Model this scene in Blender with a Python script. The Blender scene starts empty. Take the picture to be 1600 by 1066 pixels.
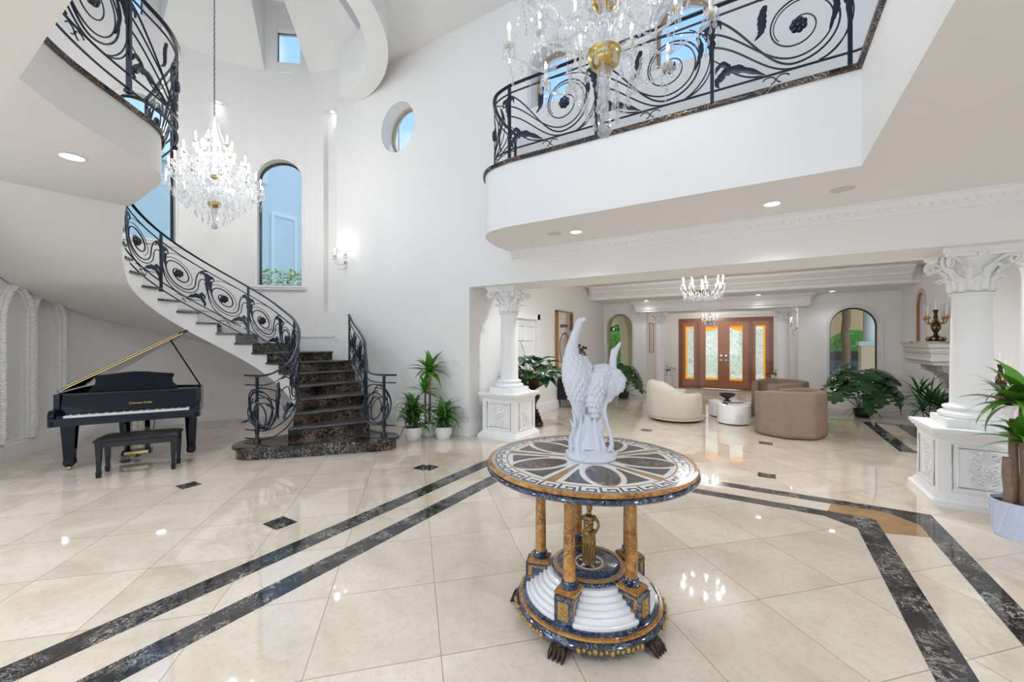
import bpy, bmesh, math, random
from mathutils import Vector, Matrix
random.seed(7)
PI = math.pi
sc = bpy.context.scene
COL = sc.collection
# ------------------------------------------------------------------ camera
TH = math.radians(31.4)
cam = bpy.data.cameras.new('camera'); cam.sensor_width = 36; cam.lens = 640*36/1600
cam.shift_y = 1.0/1600; cam.clip_start = .05; cam.clip_end = 300
cob = bpy.data.objects.new('camera', cam); COL.objects.link(cob)
cob.location = (0, 0, 1.65); cob.rotation_euler = (PI/2, 0, TH); sc.camera = cob
# ------------------------------------------------------------------ sky, sun, exposure
W = bpy.data.worlds.new('sky'); sc.world = W; W.use_nodes = True
nt = W.node_tree; nt.nodes.clear()
wo = nt.nodes.new('ShaderNodeOutputWorld'); bg = nt.nodes.new('ShaderNodeBackground')
tc = nt.nodes.new('ShaderNodeTexCoord'); sep = nt.nodes.new('ShaderNodeSeparateXYZ')
rp = nt.nodes.new('ShaderNodeValToRGB')
rp.color_ramp.elements[0].position = 0.0; rp.color_ramp.elements[0].color = (.80, .88, .97, 1)
rp.color_ramp.elements[1].position = .75; rp.color_ramp.elements[1].color = (.22, .44, .82, 1)
e = rp.color_ramp.elements.new(.3); e.color = (.46, .68, .95, 1)
nz = nt.nodes.new('ShaderNodeTexNoise'); nz.inputs['Scale'].default_value = 3.2; nz.inputs['Detail'].default_value = 7
nz.inputs['Roughness'].default_value = .6
cr = nt.nodes.new('ShaderNodeValToRGB'); cr.color_ramp.elements[0].position = .52; cr.color_ramp.elements[1].position = .72
mx = nt.nodes.new('ShaderNodeMix'); mx.data_type = 'RGBA'; mx.inputs[7].default_value = (.95, .96, 1, 1)
L = nt.links.new
L(tc.outputs['Generated'], sep.inputs[0]); L(sep.outputs['Z'], rp.inputs[0]); L(tc.outputs['Generated'], nz.inputs['Vector'])
L(nz.outputs['Fac'], cr.inputs[0]); L(cr.outputs[0], mx.inputs[0]); L(rp.outputs[0], mx.inputs[6])
L(mx.outputs[2], bg.inputs[0]); bg.inputs[1].default_value = 1.85; L(bg.outputs[0], wo.inputs[0])
sun = bpy.data.lights.new('sun', 'SUN'); sun.energy = 2.6; sun.angle = .01; sun.color = (1, .95, .86)
so = bpy.data.objects.new('sun', sun); COL.objects.link(so); so.rotation_euler = (math.radians(-20), math.radians(12), 0)
sc.view_settings.view_transform = 'Standard'; sc.view_settings.look = 'None'
sc.view_settings.gamma = 1; sc.view_settings.use_curve_mapping = False
sc.view_settings.exposure = 0.34
sc.cycles.max_bounces = 10; sc.cycles.diffuse_bounces = 6; sc.cycles.glossy_bounces = 4
sc.cycles.transparent_max_bounces = 24; sc.cycles.transmission_bounces = 6
sc.cycles.caustics_reflective = False; sc.cycles.caustics_refractive = False; sc.cycles.sample_clamp_indirect = 6
LAMP = 1.0          # one dial for every lamp in the house
# ------------------------------------------------------------------ materials
M = {}
class N:
    """small helper round a node tree"""
    def __init__(s, name):
        s.m = bpy.data.materials.new(name); s.m.use_nodes = True; s.t = s.m.node_tree
        s.p = s.t.nodes['Principled BSDF']; s.out = s.t.nodes['Material Output']; M[name] = s.m
    def n(s, kind, **kw):
        x = s.t.nodes.new(kind)
        for k, v in kw.items(): setattr(x, k, v)
        return x
    def l(s, a, b): s.t.links.new(a, b)
    def pos(s):
        g = s.n('ShaderNodeNewGeometry'); return g.outputs['Position']
    def obj(s):
        g = s.n('ShaderNodeTexCoord'); return g.outputs['Object']
    def noise(s, scale, detail=4, vec=None, rough=.55, dist=0):
        x = s.n('ShaderNodeTexNoise'); x.inputs['Scale'].default_value = scale; x.inputs['Detail'].default_value = detail
        x.inputs['Roughness'].default_value = rough; x.inputs['Distortion'].default_value = dist
        s.l(vec if vec is not None else s.obj(), x.inputs['Vector']); return x.outputs['Fac']
    def ramp(s, fac, stops):
        x = s.n('ShaderNodeValToRGB'); r = x.color_ramp
        r.elements[0].position, r.elements[0].color = stops[0][0], (*stops[0][1], 1)
        r.elements[1].position, r.elements[1].color = stops[-1][0], (*stops[-1][1], 1)
        for p, c in stops[1:-1]:
            e = r.elements.new(p); e.color = (*c, 1)
        s.l(fac, x.inputs[0]); return x.outputs[0]
    def mix(s, fac, a, b, blend='MIX'):
        x = s.n('ShaderNodeMix', data_type='RGBA', blend_type=blend)
        for v, i in ((fac, 0), (a, 6), (b, 7)):
            if hasattr(v, 'is_output') or hasattr(v, 'links'): s.l(v, x.inputs[i])
            elif i == 0: x.inputs[0].default_value = v
            else: x.inputs[i].default_value = (*v, 1)
        return x.outputs[2]
    def math(s, op, a, b=None):
        x = s.n('ShaderNodeMath', operation=op)
        for v, i in ((a, 0), (b, 1)):
            if v is None: continue
            if hasattr(v, 'links'): s.l(v, x.inputs[i])
            else: x.inputs[i].default_value = v
        return x.outputs[0]
    def set(s, col=None, rough=None, metal=None, spec=None, coat=None):
        P = s.p.inputs
        if col is not None:
            if hasattr(col, 'links'): s.l(col, P['Base Color'])
            else: P['Base Color'].default_value = (*col, 1)
        if rough is not None:
            if hasattr(rough, 'links'): s.l(rough, P['Roughness'])
            else: P['Roughness'].default_value = rough
        if metal is not None: P['Metallic'].default_value = metal
        if spec is not None: P['Specular IOR Level'].default_value = spec
        if coat is not None: P['Coat Weight'].default_value = coat; P['Coat Roughness'].default_value = .03
        return s
    def bump(s, fac, strength=.2, dist=.01):
        b = s.n('ShaderNodeBump'); b.inputs['Strength'].default_value = strength; b.inputs['Distance'].default_value = dist
        s.l(fac, b.inputs['Height']); s.l(b.outputs[0], s.p.inputs['Normal']); return s
def plain(name, col, rough=.5, metal=0, spec=.5, coat=0, vary=.06, vs=6, bump=0, bs=60):
    s = N(name); f = s.noise(vs)
    c = s.mix(f, [max(0, k*(1-vary)) for k in col], [min(1, k*(1+vary)) for k in col]); s.set(c, rough, metal, spec, coat)
    if bump: s.bump(s.noise(bs), bump)
    return s
def veined(name, base, base2, veins, rough=.09, coat=.4, scale=1.0, dist=1.2, spec=.5):
    """polished stone: cloudy base, with several sets of thin warped veins"""
    s = N(name); v = s.pos()
    c = s.mix(s.ramp(s.noise(3*scale, 6, v), [(.35, (0, 0, 0)), (.68, (1, 1, 1))]), base, base2)
    for sc_, width, col, amt in veins:
        nf = s.noise(sc_*scale, 5, v, .6, dist)
        d = s.math('ABSOLUTE', s.math('SUBTRACT', nf, .5))
        k = s.math('MULTIPLY', s.ramp(d, [(0, (1, 1, 1)), (width, (0, 0, 0))]), s.ramp(s.noise(sc_*scale*.55, 2, v), [(.42, (0, 0, 0)), (.62, (amt, amt, amt))]))
        c = s.mix(k, c, col)
    return s.set(c, rough, 0, spec, coat)
plain('wall_paint', (.845, .836, .828), .75, spec=.25, vary=.012, vs=2, bump=.03, bs=90)
plain('trim_paint', (.86, .86, .86), .5, spec=.35, vary=.012)
plain('carved_stone_white', (.85, .85, .85), .6, spec=.3, vary=.04, vs=30, bump=.12, bs=120)
plain('iron', (.005, .010, .026), .28, .1, .5, .15, vary=.3)
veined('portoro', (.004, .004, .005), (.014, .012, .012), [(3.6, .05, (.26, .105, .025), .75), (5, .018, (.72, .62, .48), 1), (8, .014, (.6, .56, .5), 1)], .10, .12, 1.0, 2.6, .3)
veined('portoro_tread_sheen', (.030, .033, .040), (.055, .058, .068), [(4, .04, (.22, .12, .05), .6), (6, .018, (.55, .50, .42), .9)], .32, 0, 1.0, 2.6, .7)  # paler copy of portoro: reflected light on the treads put into the colour
veined('border_marble', (.008, .009, .012), (.035, .034, .037), [(4, .022, (.55, .53, .49), .95), (8, .016, (.6, .58, .54), .9), (3, .04, (.14, .07, .03), .5)], .07, .2, 1.3, 2.5, .4)
veined('blue_marble', (.008, .014, .034), (.022, .042, .095), [(9, .018, (.6, .66, .75), .9), (19, .02, (.35, .42, .52), .8)], .08, .5, 1.5, 2.0)
veined('grey_marble', (.014, .014, .016), (.045, .036, .032), [(9, .03, (.62, .58, .52), .95), (17, .03, (.36, .22, .13), .9)], .12, .2, 1.5, 2.6, .35)
veined('amber_marble', (.36, .15, .022), (.55, .28, .06), [(9, .09, (.10, .03, .008), .95), (24, .08, (.16, .05, .012), .9), (14, .03, (.75, .5, .22), .6)], .1, .3, 1.6, 1.5)
veined('brown_onyx', (.33, .18, .075), (.42, .25, .11), [(6, .03, (.22, .11, .04), .5)], .1, .4, 1.2, 1.5)
plain('white_marble', (.80, .80, .81), .14, coat=.3, vary=.05, vs=8)
plain('statue_white', (.63, .655, .72), .42, spec=.4, vary=.03, vs=20, bump=.15, bs=160)
plain('antique_bronze', (.34, .21, .085), .34, .85, vary=.35, vs=40, bump=.2, bs=120)
plain('dark_bronze', (.05, .036, .022), .36, .8, vary=.4, vs=40, bump=.2, bs=120)
plain('brass', (.58, .42, .16), .24, .95, vary=.12)
plain('black_lacquer', (.003, .005, .011), .05, 0, .22, .08, vary=.2)
plain('ivory_keys', (.82, .80, .75), .25, vary=.02)
plain('black_keys', (.008, .008, .01), .25)
plain('black_leather', (.012, .012, .013), .36, spec=.3, vary=.2, bump=.15, bs=90)
plain('black_wood', (.010, .010, .011), .22, spec=.3, coat=.1, vary=.2)
plain('soundboard', (.30, .10, .03), .25, coat=.4, vary=.25, vs=14)
plain('cast_gold', (.52, .36, .12), .35, .8, vary=.15)
plain('boucle', (.66, .60, .53), .95, spec=.15, vary=.10, vs=55, bump=.5, bs=180)
plain('brown_velvet', (.27, .20, .155), .9, spec=.2, vary=.22, vs=7, bump=.12, bs=150)
plain('lacquer_white', (.82, .81, .80), .2, coat=.3, vary=.01)
plain('dark_stoneware', (.02, .02, .024), .3, vary=.2)
plain('mahogany', (.36, .135, .048), .3, coat=.35, vary=.25, vs=9)
plain('mahogany_dark', (.22, .075, .026), .3, coat=.35, vary=.25, vs=9)
plain('oak', (.33, .17, .06), .45, vary=.2, vs=12)
plain('window_frame_dark', (.045, .03, .02), .4, vary=.2)
plain('window_frame_tan', (.42, .30, .20), .5, vary=.1)
plain('ceramic_white', (.83, .83, .82), .22, coat=.4, vary=.01)
plain('ceramic_blue', (.62, .70, .88), .3, coat=.3, vary=.02)
plain('soil', (.03, .02, .013), .95, vary=.5, vs=60, bump=.6, bs=80)
plain('leaf_green', (.055, .165, .024), .32, vary=.55, vs=9)
plain('leaf_bright', (.085, .25, .02), .32, vary=.5, vs=9)
plain('leaf_dark', (.022, .085, .024), .25, vary=.5, vs=9)
plain('leaf_lime', (.62, .72, .12), .4, vary=.5, vs=12)
plain('bark', (.26, .18, .125), .85, vary=.35, vs=24, bump=.7, bs=60)
plain('green_stem', (.10, .17, .05), .5, vary=.2)
plain('petal_white', (.85, .84, .80), .5, vary=.02)
plain('switch_plastic', (.80, .80, .79), .35, vary=.01)
plain('grille_grey', (.60, .60, .60), .6, vary=.02)
plain('vent_dark', (.02, .02, .02), .6)
plain('porch_plaster', (.78, .64, .45), .85, vary=.08, vs=3)
plain('paving', (.62, .58, .52), .8, vary=.1, vs=4)
plain('lawn', (.16, .33, .04), .95, vary=.45, vs=10, bump=.8, bs=40)
plain('hedge', (.10, .25, .03), .8, vary=.6, vs=14)
plain('car_blue', (.03, .04, .10), .2, coat=.6)
plain('tyre', (.01, .01, .01), .8)
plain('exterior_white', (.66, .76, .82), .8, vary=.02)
plain('candle_wax', (.84, .82, .76), .5, vary=.01)
plain('canvas_cream', (.56, .50, .45), .8, vary=.08)
plain('canvas_grey', (.12, .12, .125), .8, vary=.15)
plain('canvas_pink', (.48, .35, .29), .8, vary=.1)
plain('canvas_white', (.66, .64, .61), .8, vary=.06)
plain('stone_grey', (.52, .50, .48), .7, vary=.12, vs=20, bump=.3, bs=70)
plain('chrome', (.75, .75, .76), .1, .95)
plain('inlay_slate', (.035, .04, .05), .12, coat=.3, vary=.3, vs=30)
def emit(name, col, st):
    s = N(name); s.set(col, .4); s.p.inputs['Emission Color'].default_value = (*col, 1); s.p.inputs['Emission Strength'].default_value = st
emit('bulb_glow', (1, .93, .82), 9.0); emit('downlight_glow', (1, .96, .9), 7.0)
# floor: honed cream marble in 0.67 m squares laid at 45 degrees, hairline joints
s = N('floor_marble'); v = s.pos(); sx = s.n('ShaderNodeSeparateXYZ'); s.l(v, sx.inputs[0])
rt = 1/math.sqrt(2)/.67
p_ = s.math('ADD', s.math('MULTIPLY', s.math('ADD', sx.outputs[0], sx.outputs[1]), rt), -.215+10)
q_ = s.math('ADD', s.math('MULTIPLY', s.math('SUBTRACT', sx.outputs[1], sx.outputs[0]), rt), -.25+10)
cmb = s.n('ShaderNodeCombineXYZ'); s.l(s.math('FLOOR', p_), cmb.inputs[0]); s.l(s.math('FLOOR', q_), cmb.inputs[1])
wn = s.n('ShaderNodeTexWhiteNoise', noise_dimensions='3D'); s.l(cmb.outputs[0], wn.inputs['Vector'])
va = s.n('ShaderNodeVectorMath', operation='MULTIPLY_ADD'); s.l(wn.outputs['Color'], va.inputs[0]); va.inputs[1].default_value = (9, 9, 9); s.l(v, va.inputs[2])
cl = s.noise(1.6, 7, va.outputs[0], .62, .8); fine = s.noise(26, 4, va.outputs[0], .7)
c = s.ramp(cl, [(.30, (.64, .535, .425)), (.5, (.745, .65, .545)), (.7, (.80, .715, .62))])
c = s.mix(s.ramp(fine, [(.36, (.30, .30, .30)), (.5, (0, 0, 0))]), c, (.54, .45, .36))
tone = s.ramp(wn.outputs['Value'], [(0, (.90, .89, .88)), (1, (1, 1, 1))]); c = s.mix(1.0, c, tone, 'MULTIPLY')
d1 = s.math('ABSOLUTE', s.math('SUBTRACT', s.math('FRACT', p_), .5)); d2 = s.math('ABSOLUTE', s.math('SUBTRACT', s.math('FRACT', q_), .5))
joint = s.math('GREATER_THAN', s.math('MAXIMUM', d1, d2), .4962); c = s.mix(joint, c, (.36, .28, .21))
s.set(c, s.math('ADD', s.math('MULTIPLY', fine, .05), .012), 0, .62, .35)
# glass and crystal
s = N('window_glass'); tr = s.n('ShaderNodeBsdfTransparent'); tr.inputs[0].default_value = (.52, .56, .58, 1)
gl = s.n('ShaderNodeBsdfGlossy'); gl.inputs['Roughness'].default_value = .02; ms = s.n('ShaderNodeMixShader')
fr = s.n('ShaderNodeFresnel'); fr.inputs[0].default_value = 1.35
s.l(fr.outputs[0], ms.inputs[0]); s.l(tr.outputs[0], ms.inputs[1]); s.l(gl.outputs[0], ms.inputs[2]); s.l(ms.outputs[0], s.out.inputs[0])
s = N('porch_glass'); tr = s.n('ShaderNodeBsdfTransparent'); tr.inputs[0].default_value = (.86, .88, .87, 1)
gl = s.n('ShaderNodeBsdfGlossy'); gl.inputs['Roughness'].default_value = .02; ms = s.n('ShaderNodeMixShader'); fr = s.n('ShaderNodeFresnel'); fr.inputs[0].default_value = 1.35
s.l(fr.outputs[0], ms.inputs[0]); s.l(tr.outputs[0], ms.inputs[1]); s.l(gl.outputs[0], ms.inputs[2]); s.l(ms.outputs[0], s.out.inputs[0])
s = N('clear_glass'); tr = s.n('ShaderNodeBsdfTransparent'); tr.inputs[0].default_value = (.96, .97, .97, 1)
gl = s.n('ShaderNodeBsdfGlossy'); gl.inputs['Roughness'].default_value = .03; ms = s.n('ShaderNodeMixShader'); fr = s.n('ShaderNodeLayerWeight'); fr.inputs[0].default_value = .35
s.l(fr.outputs['Facing'], ms.inputs[0]); s.l(tr.outputs[0], ms.inputs[1]); s.l(gl.outputs[0], ms.inputs[2]); s.l(ms.outputs[0], s.out.inputs[0])
s = N('crystal'); tr = s.n('ShaderNodeBsdfTransparent'); tr.inputs[0].default_value = (.97, .98, 1, 1)
gl = s.n('ShaderNodeBsdfGlossy'); gl.inputs['Roughness'].default_value = .03
df = s.n('ShaderNodeBsdfTranslucent'); df.inputs[0].default_value = (.95, .96, .98, 1)
m1 = s.n('ShaderNodeMixShader'); m2 = s.n('ShaderNodeMixShader'); lw = s.n('ShaderNodeLayerWeight'); lw.inputs[0].default_value = .45
m2.inputs[0].default_value = .22
s.l(lw.outputs['Facing'], m1.inputs[0]); s.l(tr.outputs[0], m1.inputs[1]); s.l(gl.outputs[0], m1.inputs[2])
s.l(m1.outputs[0], m2.inputs[1]); s.l(df.outputs[0], m2.inputs[2]); s.l(m2.outputs[0], s.out.inputs[0])
# etched door glass; daylight behind it is put in as faint emission
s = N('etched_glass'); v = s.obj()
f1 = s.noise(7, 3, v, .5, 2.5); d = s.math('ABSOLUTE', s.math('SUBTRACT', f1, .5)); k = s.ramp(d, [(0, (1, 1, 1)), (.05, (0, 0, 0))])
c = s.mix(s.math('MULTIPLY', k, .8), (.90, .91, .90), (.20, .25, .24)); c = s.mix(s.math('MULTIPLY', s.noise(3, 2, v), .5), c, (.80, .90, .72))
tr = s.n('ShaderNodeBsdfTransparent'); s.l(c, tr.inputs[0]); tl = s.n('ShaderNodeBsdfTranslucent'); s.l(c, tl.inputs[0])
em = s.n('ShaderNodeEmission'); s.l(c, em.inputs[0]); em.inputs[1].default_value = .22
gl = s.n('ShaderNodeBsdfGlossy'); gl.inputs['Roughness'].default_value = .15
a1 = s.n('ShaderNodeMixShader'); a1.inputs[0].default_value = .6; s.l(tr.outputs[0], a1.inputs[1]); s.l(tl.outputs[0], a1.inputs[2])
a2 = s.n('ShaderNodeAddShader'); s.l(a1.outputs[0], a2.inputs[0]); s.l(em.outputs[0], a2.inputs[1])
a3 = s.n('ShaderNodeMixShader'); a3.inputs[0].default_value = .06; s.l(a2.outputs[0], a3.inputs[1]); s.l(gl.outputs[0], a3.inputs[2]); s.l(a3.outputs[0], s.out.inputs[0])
emit('amber_glass', (.85, .42, .02), .35)  # border of the door glass; its glow stands in for daylight
# ------------------------------------------------------------------ mesh builder
def lerp(a, b, t): return a+(b-a)*t
class MB:
    def __init__(s): s.v = []; s.f = []
    def quad(s, *ps):
        i = len(s.v); s.v += [tuple(p) for p in ps]; s.f.append(tuple(range(i, i+len(ps)))); return s
    def box(s, x0, y0, z0, x1, y1, z1, mat=None):
        i = len(s.v); P = [(x0, y0, z0), (x1, y0, z0), (x1, y1, z0), (x0, y1, z0), (x0, y0, z1), (x1, y0, z1), (x1, y1, z1), (x0, y1, z1)]
        if mat: P = [tuple(mat @ Vector(p)) for p in P]
        s.v += P; s.f += [tuple(i+k for k in q) for q in ((0, 3, 2, 1), (4, 5, 6, 7), (0, 1, 5, 4), (1, 2, 6, 5), (2, 3, 7, 6), (3, 0, 4, 7))]; return s
    def taper(s, cx, cy, z0, z1, a0, b0, a1, b1):
        i = len(s.v)
        for z, a, b in ((z0, a0, b0), (z1, a1, b1)): s.v += [(cx-a, cy-b, z), (cx+a, cy-b, z), (cx+a, cy+b, z), (cx-a, cy+b, z)]
        s.f += [tuple(i+k for k in q) for q in ((0, 3, 2, 1), (4, 5, 6, 7), (0, 1, 5, 4), (1, 2, 6, 5), (2, 3, 7, 6), (3, 0, 4, 7))]; return s
    def lathe(s, prof, c=(0, 0, 0), seg=24, mat=None, a0=0, a1=2*PI, sx=1, sy=1, cap=True):
        full = abs(a1-a0) > 2*PI-1e-4; n = seg if full else seg+1; i = len(s.v)
        for r, z in prof:
            for k in range(n):
                a = a0+(a1-a0)*k/seg; p = Vector((c[0]+r*math.cos(a)*sx, c[1]+r*math.sin(a)*sy, c[2]+z))
                s.v.append(tuple(mat @ p) if mat else tuple(p))
        for j in range(len(prof)-1):
            for k in range(seg):
                k2 = (k+1) % n if full else k+1
                s.f.append((i+j*n+k, i+j*n+k2, i+(j+1)*n+k2, i+(j+1)*n+k))
        if full and cap and Vector(prof[0]) != Vector(prof[-1]):
            if prof[0][0] > 1e-5: s.f.append(tuple(i+k for k in range(n-1, -1, -1)))
            if prof[-1][0] > 1e-5: s.f.append(tuple(i+(len(prof)-1)*n+k for k in range(n)))
        return s
    def ball(s, c, r, seg=12, rings=8, sx=1, sy=1, sz=1, mat=None):
        return s.lathe([(r*math.sin(PI*j/rings)+1e-6, -r*sz*math.cos(PI*j/rings)) for j in range(rings+1)], c, seg, mat, sx=sx, sy=sy)
    def tube(s, pts, r, seg=8, closed=False, squash=1.0, up=None, cap=True):
        pts = [Vector(p) for p in pts]; n = len(pts)
        if n < 2: return s
        R = r if hasattr(r, '__len__') else [r]*n; i = len(s.v)
        nrm = None
        for k in range(n):
            a = pts[(k-1) % n] if (closed or k > 0) else pts[k]; b = pts[(k+1) % n] if (closed or k < n-1) else pts[k]
            t = (b-a)
            t = t.normalized() if t.length > 1e-9 else Vector((0, 0, 1))
            if up is not None: nrm = Vector(up)
            elif nrm is None: nrm = Vector((0, 0, 1)) if abs(t.z) < .9 else Vector((1, 0, 0))
            nn = nrm-t*nrm.dot(t)
            if nn.length < 1e-6: nn = Vector((1, 0, 0))-t*t.x
            nrm = nn.normalized(); bn = t.cross(nrm)
            for j in range(seg):
                an = 2*PI*j/seg; s.v.append(tuple(pts[k]+R[k]*(bn*math.cos(an)+nrm*math.sin(an)*squash)))
        m = n if closed else n-1
        for k in range(m):
            k2 = (k+1) % n
            for j in range(seg):
                j2 = (j+1) % seg; s.f.append((i+k*seg+j, i+k*seg+j2, i+k2*seg+j2, i+k2*seg+j))
        if not closed and cap:
            s.f.append(tuple(i+j for j in range(seg-1, -1, -1))); s.f.append(tuple(i+(n-1)*seg+j for j in range(seg)))
        return s
    def sweep(s, path, prof, closed=False, flip=1):
        """prof points (outward, z) carried along a path in plan; outward = right of travel times flip"""
        n = len(path); i = len(s.v); m = len(prof)
        for k in range(n):
            p = Vector(path[k]); a = Vector(path[(k-1) % n]) if (closed or k > 0) else None; b = Vector(path[(k+1) % n]) if (closed or k < n-1) else None
            d1 = (p-a).to_2d().normalized() if a is not None else None; d2 = (b-p).to_2d().normalized() if b is not None else None
            if d1 is None: d1 = d2
            if d2 is None: d2 = d1
            d = (d1+d2); d = d.normalized() if d.length > 1e-6 else d1
            o = Vector((d.y, -d.x))*flip; k_ = 1/max(.35, d.dot(d1))
            for u, z in prof: s.v.append((p.x+o.x*u*k_, p.y+o.y*u*k_, p.z+z))
        for k in range(n if closed else n-1):
            k2 = (k+1) % n
            for j in range(m):
                j2 = (j+1) % m; s.f.append((i+k*m+j, i+k*m+j2, i+k2*m+j2, i+k2*m+j))
        if not closed: s.f.append(tuple(i+j for j in range(m))); s.f.append(tuple(i+(n-1)*m+j for j in range(m-1, -1, -1)))
        return s
    def prism(s, poly, z0, z1, mat=None):
        i = len(s.v); n = len(poly); P = [(x, y, z0) for x, y in poly]+[(x, y, z1) for x, y in poly]
        s.v += [tuple(mat @ Vector(p)) for p in P] if mat else P
        s.f.append(tuple(i+k for k in range(n-1, -1, -1))); s.f.append(tuple(i+n+k for k in range(n)))
        for k in range(n): s.f.append((i+k, i+(k+1) % n, i+n+(k+1) % n, i+n+k))
        return s
    def add(s, o, mat=None):
        i = len(s.v); s.v += [tuple(mat @ Vector(p)) for p in o.v] if mat else o.v; s.f += [tuple(i+k for k in q) for q in o.f]; return s
    def build(s, name, mat, parent=None, off=(0, 0, 0), smooth=40, kind=None, label=None):
        me = bpy.data.meshes.new(name); ox, oy, oz = off
        me.from_pydata([(x-ox, y-oy, z-oz) for x, y, z in s.v], [], s.f)
        bm = bmesh.new(); bm.from_mesh(me); bmesh.ops.recalc_face_normals(bm, faces=bm.faces); bm.to_mesh(me); bm.free()
        if smooth:
            me.polygons.foreach_set('use_smooth', [True]*len(me.polygons)); me.set_sharp_from_angle(angle=math.radians(smooth))
        me.materials.append(M[mat]); o = bpy.data.objects.new(name, me); COL.objects.link(o)
        if parent is not None: o.parent = parent
        if kind: o['kind'] = kind
        if label: o['label'] = label
        return o
def thing(name, label, cat, loc=(0, 0, 0), rz=0, group=None, kind='thing'):
    o = bpy.data.objects.new(name, None); COL.objects.link(o); o.location = loc; o.rotation_euler = (0, 0, rz); o.empty_display_size = .1
    o['label'] = label; o['category'] = cat; o['kind'] = kind
    if group: o['group'] = group
    return o
def tag(o, label, cat, group=None, kind='thing'):
    o['label'] = label; o['category'] = cat; o['kind'] = kind
    if group: o['group'] = group
    return o
def struct(mb, name, mat, parent=None, smooth=35): return mb.build(name, mat, parent, smooth=smooth, kind='structure')
def kids(o): return [c for c in KIDS.get(o.name, [])]
def clone(o, parent=None):
    c = o.copy(); COL.objects.link(c); c.parent = parent
    for ch in list(o.children): clone(ch, c)
    return c
def place(o, loc, rz=None, label=None, group=None, scale=None):
    o.location = loc
    if rz is not None: o.rotation_euler = (0, 0, rz)
    if label: o['label'] = label
    if group: o['group'] = group
    if scale: o.scale = (scale,)*3
    return o
def catmull(P, n=8, closed=False):
    P = [Vector(p) for p in P]; out = []; m = len(P)
    for i in range(m if closed else m-1):
        if closed: a, b, c, d = P[(i-1) % m], P[i], P[(i+1) % m], P[(i+2) % m]
        else: a, b, c, d = P[max(0, i-1)], P[i], P[i+1], P[min(m-1, i+2)]
        for k in range(n):
            t = k/n; out.append(.5*((2*b)+(c-a)*t+(2*a-5*b+4*c-d)*t*t+(3*b-a-3*c+d)*t**3))
    if not closed: out.append(P[-1])
    return out
def clamp(mb, x0=-9, x1=9, y0=-9, y1=9):
    mb.v = [(min(max(x, x0), x1), min(max(y, y0), y1), z) for x, y, z in mb.v]; return mb
def point_light(name, loc, power, radius=.12, col=(1, .975, .94), parent=None, spec=0):
    l = bpy.data.lights.new(name, 'POINT'); l.energy = power*LAMP; l.shadow_soft_size = radius; l.color = col
    o = bpy.data.objects.new(name, l); COL.objects.link(o); o.location = loc
    if parent is not None: o.parent = parent
    return o
def spot(name, loc, power, ang=120, parent=None, col=(.90, .95, 1)):
    l = bpy.data.lights.new(name, 'SPOT'); l.energy = power*LAMP; l.spot_size = math.radians(ang); l.spot_blend = .7; l.shadow_soft_size = .06; l.color = col
    o = bpy.data.objects.new(name, l); COL.objects.link(o); o.location = loc
    if parent is not None: o.parent = parent
    return o
# ================================================================== the building
C0 = (-7.4, 3.08)            # axis of the stair tower
RW = 2.62; YW = 5.70         # tower wall radius, long foyer wall
ZS, ZU, ZC = 3.10, 3.90, 7.20  # soffit of the gallery, upper floor, foyer ceiling
def rw(th):
    t = min(1, max(0, (math.degrees(th)-188)/42)); return RW-.2*t*t*(3-2*t)
def tower(th, off=0.0):
    r = rw(th)+off; return (C0[0]+r*math.cos(th), C0[1]+r*math.sin(th))
def spans(ops, s):
    out = []
    for o in ops:
        t = (s-o['c'])/o['hw']
        if abs(t) >= 1: continue
        k = math.sqrt(max(0, 1-t*t))
        if o['kind'] == 'rect': out.append((o['z0'], o['z1'], o))
        elif o['kind'] == 'arch': out.append((o['z0'], o['z1']-o['rad']+o['rad']*k, o))
        elif o['kind'] == 'gothic':
            a = abs(t); h = o['rad']*2.0; out.append((o['z0'], o['z1']-h+h*math.sqrt(max(0, 1-((a+.6)/1.6)**2))/math.sqrt(1-(.6/1.6)**2), o))
        else: out.append((o['zc']-o['rad']*k, o['zc']+o['rad']*k, o))
    return sorted(out, key=lambda q: q[0])
def cols(ops, s0, s1, ds):
    S = set([s0, s1]); n = max(1, int((s1-s0)/ds))
    for i in range(n+1): S.add(s0+(s1-s0)*i/n)
    for o in ops:
        m = 1 if o['kind'] == 'rect' else 26
        for i in range(m+1): S.add(o['c']-o['hw']*math.cos(PI*i/m))
    S = sorted(x for x in S if s0-1e-9 <= x <= s1+1e-9); out = [S[0]]
    for x in S[1:]:
        if x-out[-1] > 1e-6: out.append(x)
    return out
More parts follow.
